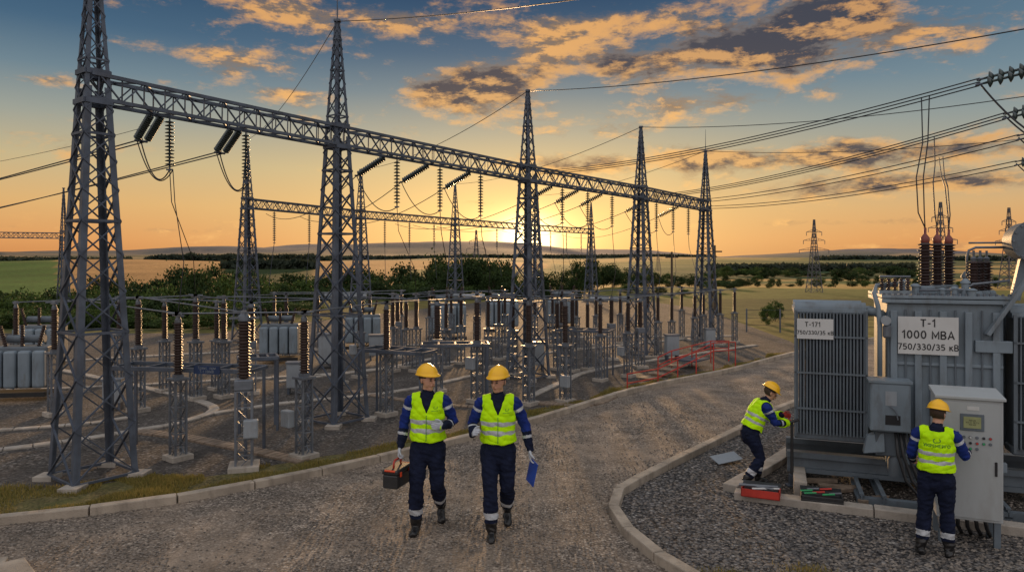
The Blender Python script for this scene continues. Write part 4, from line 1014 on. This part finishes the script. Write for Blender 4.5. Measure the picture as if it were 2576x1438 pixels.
# ------------------------------------------------------------ tools
def place_world(name,loc,rz,lb,cat,grp=None): return empty(name,loc,rz,lb,cat,grp)
t=place_world('toolbox',V(3.13,9.0,.09),-.42,'red open metal toolbox on the concrete edge by the bending worker','toolbox')
MB().bx((-.23,-.1,0),(.23,.1,.012)).bx((-.23,-.1,0),(-.22,.1,.10)).bx((.22,-.1,0),(.23,.1,.10)).bx((-.23,-.1,0),(.23,-.09,.10)).bx((-.23,.09,0),(.23,.1,.10)).build('case',M['red'],t)
MB().bx((-.2,-.08,.06),(.2,.08,.08)).build('tray',M['black'],t)
MB().box((0,.15,.10),(.46,.12,.015),Matrix.Rotation(R(15),3,'X')).build('lid',M['black'],t)
MB().tube([(-.26,-.02,.12),(.2,.04,.13)],.016,8).build('wrench',M['bus'],t); MB().tube([(-.22,.05,.11),(.15,-.05,.12)],.014,8).build('wrench',M['bus'],t); MB().tube([(-.1,-.06,.10),(.22,0,.12)],.012,8).build('screwdriver',M['white'],t)
t=place_world('tool_case',V(3.82,8.83,.1),-.35,'black open tool case with green and red tools on the concrete edge','tool case')
MB().bx((-.24,-.13,0),(.24,.13,.03)).bx((-.24,-.13,.03),(-.22,.13,.07)).bx((.22,-.13,.03),(.24,.13,.07)).bx((-.24,-.13,.03),(.24,-.11,.07)).build('case',M['black'],t,bevel=.006)
MB().box((0,.2,.04),(.48,.2,.03),Matrix.Rotation(R(12),3,'X')).build('lid',M['black'],t,bevel=.006)
for i,(x,y,mm) in enumerate([(-.14,-.03,'green'),(-.04,.04,'red'),(.07,-.02,'green'),(.15,.05,'bus'),(-.1,.16,'bus'),(.05,.2,'red'),(-.18,.06,'green')]): MB().tube([(x-.06,y,.07),(x+.08,y+.03,.08)],.012,8).build('screwdriver',M[mm],t)
for i,(x,y,rz) in enumerate([(3.45,8.97,.3),(3.52,8.9,-.5),(3.36,9.05,1.)]):
    o=MB().bar((-.08,0,0),(.08,0,0),.015,.01).box((.09,0,0),(.04,.035,.01)).box((-.09,0,0),(.03,.03,.01)).build('spanner',M['bus']); o.location=(x,y,.1); o.rotation_euler=(0,0,rz)
    tag(o,'%s small spanner between the red toolbox and black tool case'%['middle','front','rear'][i],'spanner','spanners on the concrete edge')
o=MB().box((0,0,0),(.42,.24,.012)).build('metal_sheet',M['pale'],bevel=.003); o.location=(3.22,10.75,.09); o.rotation_euler=(R(14),R(-6),.3); tag(o,'pale metal sheet lying on the gravel behind the bending worker','sheet')
J0=V(3.78,9.66,0)
t=place_world('jack_bar',J0,0,'dark upright jack bar held by the bending worker','jack')
MB().tube([(0,0,.02),(.0,0,.86)],[.024,.02],8).build('bar',M['black'],t); MB().tube([(-.07,-.02,.86),(.09,.03,.9)],.022,8).build('grip',M['black'],t); MB().box((0,0,.02),(.16,.12,.03)).box((0,0,.1),(.07,.07,.14)).build('foot',M['steel'],t)
t=place_world('toolbox',V(-1.285,8.02,.545),R(72),'black toolbox with red latches carried by the left walking worker','toolbox')
MB().bx((-.18,-.09,0),(.18,.09,.15)).build('case',M['black'],t,bevel=.015); MB().bx((-.185,-.095,.152),(.185,.095,.205)).build('lid',M['black'],t,bevel=.015)
for x in(-.11,.11):
    for s in(-1,1): MB().box((x,s*.1,.15),(.03,.014,.05)).build('latch',M['orange'],t,bevel=.003)
for x in(-.17,.17): MB().box((x,0,.19),(.03,.13,.03)).build('corner',M['orange'],t,bevel=.003)
MB().tube([(-.09,0,.2),(-.085,0,.26),(-.06,0,.285),(.06,0,.285),(.085,0,.26),(.09,0,.2)],.012,8).build('handle',M['red'],t,True)
o=MB().box((0,0,0),(.012,.19,.26)).build('folder',M['folder'],bevel=.003); o.location=(.222,7.955,.70); o.rotation_euler=(R(10),R(8),R(24)); tag(o,'blue document folder held by the right walking worker','folder')

# ------------------------------------------------------------ people
def remeshed(mb,voxel,sm):
    me=mb.mesh('tmp',M['skin']); o=link(bpy.data.objects.new('tmp',me))
    r=o.modifiers.new('r','REMESH'); r.mode='VOXEL'; r.voxel_size=voxel; s=o.modifiers.new('s','SMOOTH'); s.factor=.5; s.iterations=sm
    dg=bpy.context.evaluated_depsgraph_get(); dg.update(); out=bpy.data.meshes.new_from_object(o.evaluated_get(dg)); bpy.data.objects.remove(o); out.materials.clear(); return out
def hand(root,W,D,T,curl,m,name,point=False):
    W=Vector(W);D=Vector(D).normalized();T=Vector(T);T=(T-D*T.dot(D)).normalized()
    def build(Nn):
        mb=MB(); mb.loft([W-D*.03,W+D*.03,W+D*.08],[(.027,.021),(.038,.019),(.042,.014)],T,12)
        for i,(l,ofs) in enumerate(((.074,.031),(.082,.010),(.076,-.011),(.058,-.031))):
            c=R(12 if (point and i==0) else curl); p=W+D*.085+T*ofs; pts=[p-D*.02,p]; a=c*.6
            for k,fr in enumerate((.42,.32,.26)):
                p=p+(D*math.cos(a)+Nn*math.sin(a))*l*fr; pts.append(p); a+=c*.9
            mb.loft(pts,[.0095,.0095,.009,.0085,.0075],T,8)
        b0=W+D*.02+T*.028; p1=b0+(T*.75+D*.6+Nn*.25).normalized()*.035; p2=p1+(T*.35+D*.7+Nn*.6).normalized()*.03; p3=p2+(D*.75+Nn*.65-T*.1).normalized()*.024
        mb.loft([b0,p1,p2,p3],[.014,.0115,.0105,.0085],D,8); return mb
    return build
def add_hand(root,W,D,T,Nn,curl,m,name,point=False):
    D=Vector(D).normalized(); Nn=Vector(Nn); Nn=(Nn-D*Nn.dot(D)).normalized()
    me=remeshed(hand(root,W,D,T,curl,m,name,point)(Nn),.0042,1); me.materials.append(m)
    me.polygons.foreach_set('use_smooth',[True]*len(me.polygons)); o=link(bpy.data.objects.new(name,me)); o.parent=root; return o
def person(loc,yaw,sc,J,hy,hp,label,hands,front_logo=False,back_logo=False,wr=1.):
    root=empty('person',loc,R(yaw),label,'person'); root.scale=(sc,sc,sc)
    j={k:Vector(v) for k,v in J.items()}
    mb=MB(); segs=[]
    def limb(nm,pts,rs,side=(1,0,0),n=16):
        mb.loft(pts,rs,side,n)
        for i in range(len(pts)-1):
            r0=rs[i] if not isinstance(rs[i],tuple) else sum(rs[i])/2; r1=rs[i+1] if not isinstance(rs[i+1],tuple) else sum(rs[i+1])/2
            segs.append((nm,i,np.array(pts[i]),np.array(pts[i+1]),r0,r1))
    pel,che,nek,hd=j['pel'],j['che'],j['nek'],j['hd']; ax=nek-pel
    fwd=V(0,-1,0); fwd=(fwd-ax.normalized()*fwd.dot(ax.normalized())).normalized(); X=V(1,0,0)
    limb('torso',[pel-V(0,0,.1),pel-V(0,0,.02),pel.lerp(che,.45),che,nek.lerp(che,.35),nek-ax.normalized()*.03],[(.155,.125),(.175,.135),(.165,.13),(.19,.135),(.175,.115),(.085,.085)])
    sh=[j['shL'],j['shR']]
    limb('shoulder',[sh[0],(sh[0]+sh[1])/2+ax.normalized()*.015,sh[1]],[.067,.075,.067],(0,1,0))
    limb('neck',[nek-ax.normalized()*.03,hd-V(0,0,.06)],[.062,.055])
    for s in'LR':
        a,b_,c=j['sh'+s],j['el'+s],j['wr'+s]
        limb('arm'+s,[a,a.lerp(b_,.5),b_,b_.lerp(c,.45),c],[.073,.066,.056,.054,.043],(0,1,0))
        a,b_,c,d=j['hp'+s],j['kn'+s],j['an'+s],j['to'+s]
        limb('leg'+s,[a,a.lerp(b_,.5),b_,b_.lerp(c,.4),b_.lerp(c,.72),c],[(.105,.115),(.095,.1),.077,.08,.072,.056])
        f=(d-c); f.z=0; f=f.normalized() if f.length>.02 else V(0,-1,0); heel=V(c.x,c.y,c.z-.045)-f*.05; ball=d-f*.02
        limb('foot'+s,[heel,(heel+ball)/2+V(0,0,.012),ball],[(.043,.042),(.045,.045),(.047,.032)],(f.y,-f.x,0))
    HM=Matrix.Translation(hd)@Matrix.Rotation(R(hy),4,'Z')@Matrix.Rotation(R(hp),4,'X'); h=lambda *p:HM@V(*p); hs=(HM.to_3x3()@V(1,0,0))
    def hl(pts,rs): limb('head',[h(*p) for p in pts],rs,hs)
    hl([(0,.02,.03),(0,.01,.06)],[(.078,.098),(.075,.093)]); hl([(0,-.015,-.01),(0,-.03,-.06),(0,-.045,-.085)],[(.068,.078),(.058,.06),(.036,.035)])
    hl([(0,-.088,.015),(0,-.104,-.012),(0,-.106,-.024)],[.012,.014,.016]); hl([(0,-.085,.03),(0,-.083,.035)],[(.045,.014),(.04,.012)])
    for s in(-1,1): hl([(s*.078,.015,.012),(s*.076,.01,-.022)],[(.009,.02),(.008,.015)])
    hl([(0,-.088,-.052),(0,-.087,-.06)],[(.025,.009),(.022,.009)])
    me=remeshed(mb,.0075,2)
    nv=len(me.vertices); co_=np.empty(nv*3); me.vertices.foreach_get('co',co_); co_=co_.reshape(-1,3); no=np.empty(nv*3); me.vertices.foreach_get('normal',no); no=no.reshape(-1,3)
    hdn=np.array(hd); dist=np.linalg.norm(co_-hdn,axis=1)
    for i in range(nv):
        if dist[i]>.17:
            p=co_[i]; q=noise.noise((p[0]*11,p[1]*11,p[2]*6))*.6+noise.noise((p[0]*15+5,p[1]*15,p[2]*26+p[0]*9))*.7
            co_[i]=p+no[i]*.017*q
    me.vertices.foreach_set('co',co_.reshape(-1)); me.update()
    nf=len(me.polygons); ce=np.empty(nf*3); me.polygons.foreach_get('center',ce); ce=ce.reshape(-1,3)
    best=np.full(nf,1e9); bi=np.zeros(nf,int); bt=np.zeros(nf)
    for k,(nm,i,a,b_,ra,rb) in enumerate(segs):
        ab=b_-a; t=np.clip(((ce-a)@ab)/(ab@ab),0,1); dd=np.linalg.norm(ce-(a+t[:,None]*ab),axis=1)-(ra+(rb-ra)*t); msk=dd<best; best[msk]=dd[msk]; bi[msk]=k; bt[msk]=t[msk]
    axn=np.array(ax); rel=ce-np.array(pel); s_=(rel@axn)/(axn@axn); lat=ce[:,0]-(pel.x+s_*ax.x); fr=(rel-s_[:,None]*axn)@np.array(fwd)
    mi=np.zeros(nf,int)
    for f in range(nf):
        nm,i=segs[bi[f]][:2]; t=bt[f]; m_=0
        if nm=='shoulder': m_=1
        elif nm[:3]=='arm':
            tt=[.0,.25,.5,.72,1.][i]+t*([.25,.25,.22,.28,0][i]) if i<4 else 1
            m_=1 if tt<.62 else 0
            if .10<tt<.16 or .70<tt<.76: m_=2
        elif nm[:3]=='leg':
            if i==3 and .35<t<.85: m_=2
            if i==4: m_=3
        elif nm[:4]=='foot': m_=3
        elif nm=='head': m_=4
        elif nm=='neck': m_=4 if t>.3 else 0
        mi[f]=m_
    for k_ in('navy','royal','refl','boot','skin'): me.materials.append(M[k_])
    me.polygons.foreach_set('material_index',mi.astype(np.int32)); me.polygons.foreach_set('use_smooth',[True]*nf)
    body=link(bpy.data.objects.new('body',me)); body.parent=root
    names_=[segs[k][0] for k in bi]; keep=[]
    for f in range(nf):
        nm=names_[f]; s=s_[f]; l=abs(lat[f])
        if not(nm in('torso','shoulder') or nm[:3]=='arm' or nm=='neck'): continue
        if s<.10 or s>1.05: continue
        if nm[:3]=='arm' and l>.172: continue
        if nm=='shoulder' and l>.175: continue
        if fr[f]>0.0 and l<max(0,s-.64)*.22: continue
        if s>.93 and l<.075: continue
        keep.append(f)
    me.update(); no=np.empty(nv*3); me.vertices.foreach_get('normal',no); no=no.reshape(-1,3)
    mp={};vv=[];ff=[];fm=[]
    for f in keep:
        ids=[]
        for vi in me.polygons[f].vertices:
            if vi not in mp:
                mp[vi]=len(vv); p=co_[vi]; sv=((p-np.array(pel))@axn)/(axn@axn); n_=no[vi]; vv.append(p+n_*(.012+max(0,.45-sv)*.035))
            ids.append(mp[vi])
        ff.append(tuple(ids)); s=s_[f]; fm.append(1 if .27<s<.345 or .45<s<.525 else 0)
    ec={}
    for f in ff:
        for a,b_ in zip(f,f[1:]+f[:1]): ec[(min(a,b_),max(a,b_))]=ec.get((min(a,b_),max(a,b_)),0)+1
    nb={}
    for (a,b_),c in ec.items():
        if c==1: nb.setdefault(a,[]).append(b_); nb.setdefault(b_,[]).append(a)
    for it in range(10):
        new={a:(vv[a]*.4+sum(vv[q] for q in ns)/len(ns)*.6) for a,ns in nb.items()}
        for a,p in new.items(): vv[a]=p
    vb=MB(); vb.v=[tuple(p) for p in vv]; vb.f=ff; vb.m=fm; vest=vb.build('vest',[M['hivis'],M['refl']],root,True)
    so_=vest.modifiers.new('s','SOLIDIFY'); so_.thickness=.006; so_.offset=1
    bvh=BVHTree.FromPolygons([Vector(v) for v in vb.v],vb.f)
    def decal(vs,fs,s0,l0,sgnx,nm,m_,par):
        c=pel+ax*s0; dirv=-fwd*sgnx; out=[]
        for v in vs:
            o_=c+X*(l0+(v.x*sgnx))+ax.normalized()*v.y+fwd*sgnx*.5
            hit=bvh.ray_cast(o_,dirv)
            out.append((hit[0] if hit[0] else c+fwd*sgnx*.15+(o_-c-fwd*sgnx*.5))+fwd*sgnx*.011)
        d_=MB(); d_.add(out,fs); return d_.build(nm,m_,par)
    def swirl(sz,w_):
        pts=[]; 
        for a in range(100,331,15): pts.append(V(-.25+.36*math.cos(R(a)),.36*math.sin(R(a)),0))
        for a in range(230,431,15): pts.append(V(.22+.34*math.cos(R(a)),.05+.34*math.sin(R(a))*1.,0))
        vs=[];fs=[]
        for i,p in enumerate(pts):
            t=(pts[min(i+1,len(pts)-1)]-pts[max(i-1,0)]).normalized(); n_=V(-t.y,t.x,0)
            vs+= [p*sz+n_*w_*sz,p*sz-n_*w_*sz]
        for i in range(len(pts)-1): fs.append((2*i,2*i+1,2*i+3,2*i+2))
        return vs,fs
    if back_logo:
        a,b_=text_geo('УКРЕНЕРГО',.048,.0008); decal(a,b_,.66,0,-1,'vest_lettering',M['logo'],vest)
        a,b_=swirl(.062,.07); decal(a,b_,.77,0,-1,'vest_emblem',M['logo'],vest)
    if front_logo:
        a,b_=text_geo('УКРЕНЕРГО',.017); decal(a,b_,.70,.1,1,'vest_lettering',M['logo'],vest)
        a,b_=swirl(.034,.06); decal(a,b_,.76,.1,1,'vest_emblem',M['logo'],vest)
        MB().bar(pel+ax*.13+fwd*.172,pel+ax*.62+fwd*.158,.006,.006).build('vest_zip',M['logo'],vest)
    hb=MB(); n=28; rows=[]
    for i in range(9):
        th_=R(90*i/8); row=[]
        for k in range(n):
            ph=2*math.pi*k/n; r=math.cos(th_); x=.110*r*math.cos(ph); y=.134*r*math.sin(ph); z=.105*math.sin(th_)
            if abs(x)<.022 and th_>.3: z+=.007
            row.append((x,y+.012,z+.072))
        rows.append(row)
    brim=[(.122*math.cos(2*math.pi*k/n),.148*math.sin(2*math.pi*k/n)*(1.25 if math.sin(2*math.pi*k/n)<-.3 else 1)+.012,.058 if math.sin(2*math.pi*k/n)<-.3 else .062) for k in range(n)]
    rows=[brim]+rows; vs2=[h(*p) for r in rows for p in r]; fs2=[]
    for i in range(len(rows)-1):
        for k in range(n): fs2.append((i*n+k,i*n+(k+1)%n,(i+1)*n+(k+1)%n,(i+1)*n+k))
    hb.add(vs2,fs2); ho=hb.build('helmet',M['helmet'],root,True); s2=ho.modifiers.new('s','SOLIDIFY'); s2.thickness=.005
    inv=HM.inverted(); hv_=[];hf=[];mp={}
    for f in range(nf):
        if mi[f]!=4: continue
        p=inv@Vector(ce[f])
        if p.z>-.045 and p.y>-.005-(.035 if p.z>.03 else 0) and abs(p.z)<.12 and not(abs(p.x)>.078 and p.z<.03 and p.y<.03):
            ids=[]
            for vi in me.polygons[f].vertices:
                if vi not in mp: mp[vi]=len(hv_); hv_.append(tuple(co_[vi]+no[vi]*.005))
                ids.append(mp[vi])
            hf.append(tuple(ids))
    if hf: q=MB(); q.add(hv_,hf); q.build('hair',M['hair'],root,True)
    for s in(-1,1):
        MB().lathe([(.0,-.008),(.009,-.005),(.011,0),(.009,.005),(0,.008)],10,h(s*.031,-.092,.008)).build('eye',M['ink'],root,True)
        MB().bar(h(s*.018,-.101,.028),h(s*.047,-.091,.027),.007,.007).build('eyebrow',M['hair'],root)
    MB().bar(h(-.02,-.1,-.054),h(.02,-.1,-.054),.006,.007).build('mouth',M['lips'],root)
    c0=nek-ax.normalized()*.035
    MB().tube([c0-ax.normalized()*.03,c0+ax.normalized()*.02],[.083,.07],18,caps=False).build('collar',M['navy'],root,True).modifiers.new('s','SOLIDIFY').thickness=.008
    for a in hands: add_hand(root,*a)
    return root
base=dict(pel=(0,0,.96),che=(0,0,1.3),nek=(0,.01,1.52),hd=(0,-.01,1.67),shL=(-.185,0,1.44),shR=(.185,0,1.44),hpL=(-.095,0,.92),hpR=(.095,0,.92))
def pose(**k): d=dict(base); d.update(k); return d
P1=pose(elL=(-.265,.04,1.19),wrL=(-.30,-.02,.95),elR=(.285,.03,1.20),wrR=(.195,-.17,1.2),
 knL=(-.115,-.10,.5),anL=(-.125,-.06,.09),toL=(-.14,-.22,.035),knR=(.105,-.02,.5),anR=(.12,.28,.2),toR=(.13,.17,.045))
person(V(-.95,8.08,0),0,1.02,P1,45,0,'worker carrying a black toolbox, walking on the left, looking at his colleague',
 [((-.305,-.025,.925),(-.12,-.12,-1),(0,-1,0),(1,0,0),78,M['glove'],'glove'),((.185,-.185,1.2),(-.72,-.6,.15),(.1,-.1,1),(-.5,.8,0),50,M['glove'],'glove')],front_logo=True)
P2=pose(elL=(-.285,.05,1.2),wrL=(-.27,-.13,1.13),elR=(.30,.04,1.18),wrR=(.345,.0,.94),
 knL=(-.085,-.13,.5),anL=(-.065,-.16,.09),toL=(-.075,-.32,.035),knR=(.1,-.02,.5),anR=(.1,.26,.19),toR=(.105,.14,.045))
person(V(-.155,8.0,0),0,1.015,P2,-26,2,'worker holding a blue folder, walking on the right, looking left',
 [((-.265,-.15,1.135),(.15,-.8,.35),(.2,.1,1),(1,.2,0),60,M['glove'],'glove'),((.35,-.01,.915),(.05,-.2,-1),(0,-1,0),(1,0,0),35,M['glove'],'glove')],front_logo=True)
P3=dict(pel=(0,.05,.84),che=(0,-.08,1.12),nek=(0,-.19,1.31),hd=(0,-.27,1.42),shL=(-.18,-.15,1.23),shR=(.18,-.15,1.23),
 elL=(-.215,-.27,1.0),wrL=(-.09,-.48,.98),elR=(.2,-.3,1.02),wrR=(.06,-.47,1.07),hpL=(-.095,.05,.80),hpR=(.095,.05,.80),
 knL=(-.12,-.07,.45),anL=(-.12,.16,.10),toL=(-.12,.0,.035),knR=(.1,-.15,.46),anR=(.1,-.10,.09),toR=(.1,-.26,.035))
person(V(3.27,9.72,0),92,.88,P3,0,30,'worker bending towards the radiator, working with an upright bar',
 [((-.08,-.495,.98),(.25,-.9,-.05),(0,.2,1),(1,.3,0),65,M['gloverd'],'glove'),((.05,-.49,1.075),(-.2,-.9,-.1),(0,.2,1),(-1,.3,0),65,M['gloverd'],'glove')])
P4=pose(hd=(-.02,-.02,1.67),elL=(-.30,-.10,1.18),wrL=(-.33,-.29,1.2),elR=(.26,-.06,1.18),wrR=(.24,-.25,1.05),
 knL=(-.11,-.03,.5),anL=(-.13,0.0,.09),toL=(-.15,-.15,.035),knR=(.12,-.02,.5),anR=(.16,.05,.09),toR=(.18,-.10,.035))
person(V(4.40,7.42,0),152,.87,P4,-28,12,'worker seen from behind, pressing a button on the grey control cabinet',
 [((-.335,-.305,1.2),(-.1,-1,.0),(.4,0,1),(.6,-.2,-.4),35,M['skin'],'hand',True),((.235,-.265,1.04),(-.2,-.8,-.3),(-.4,0,1),(-1,0,0),35,M['skin'],'hand')],back_logo=True)
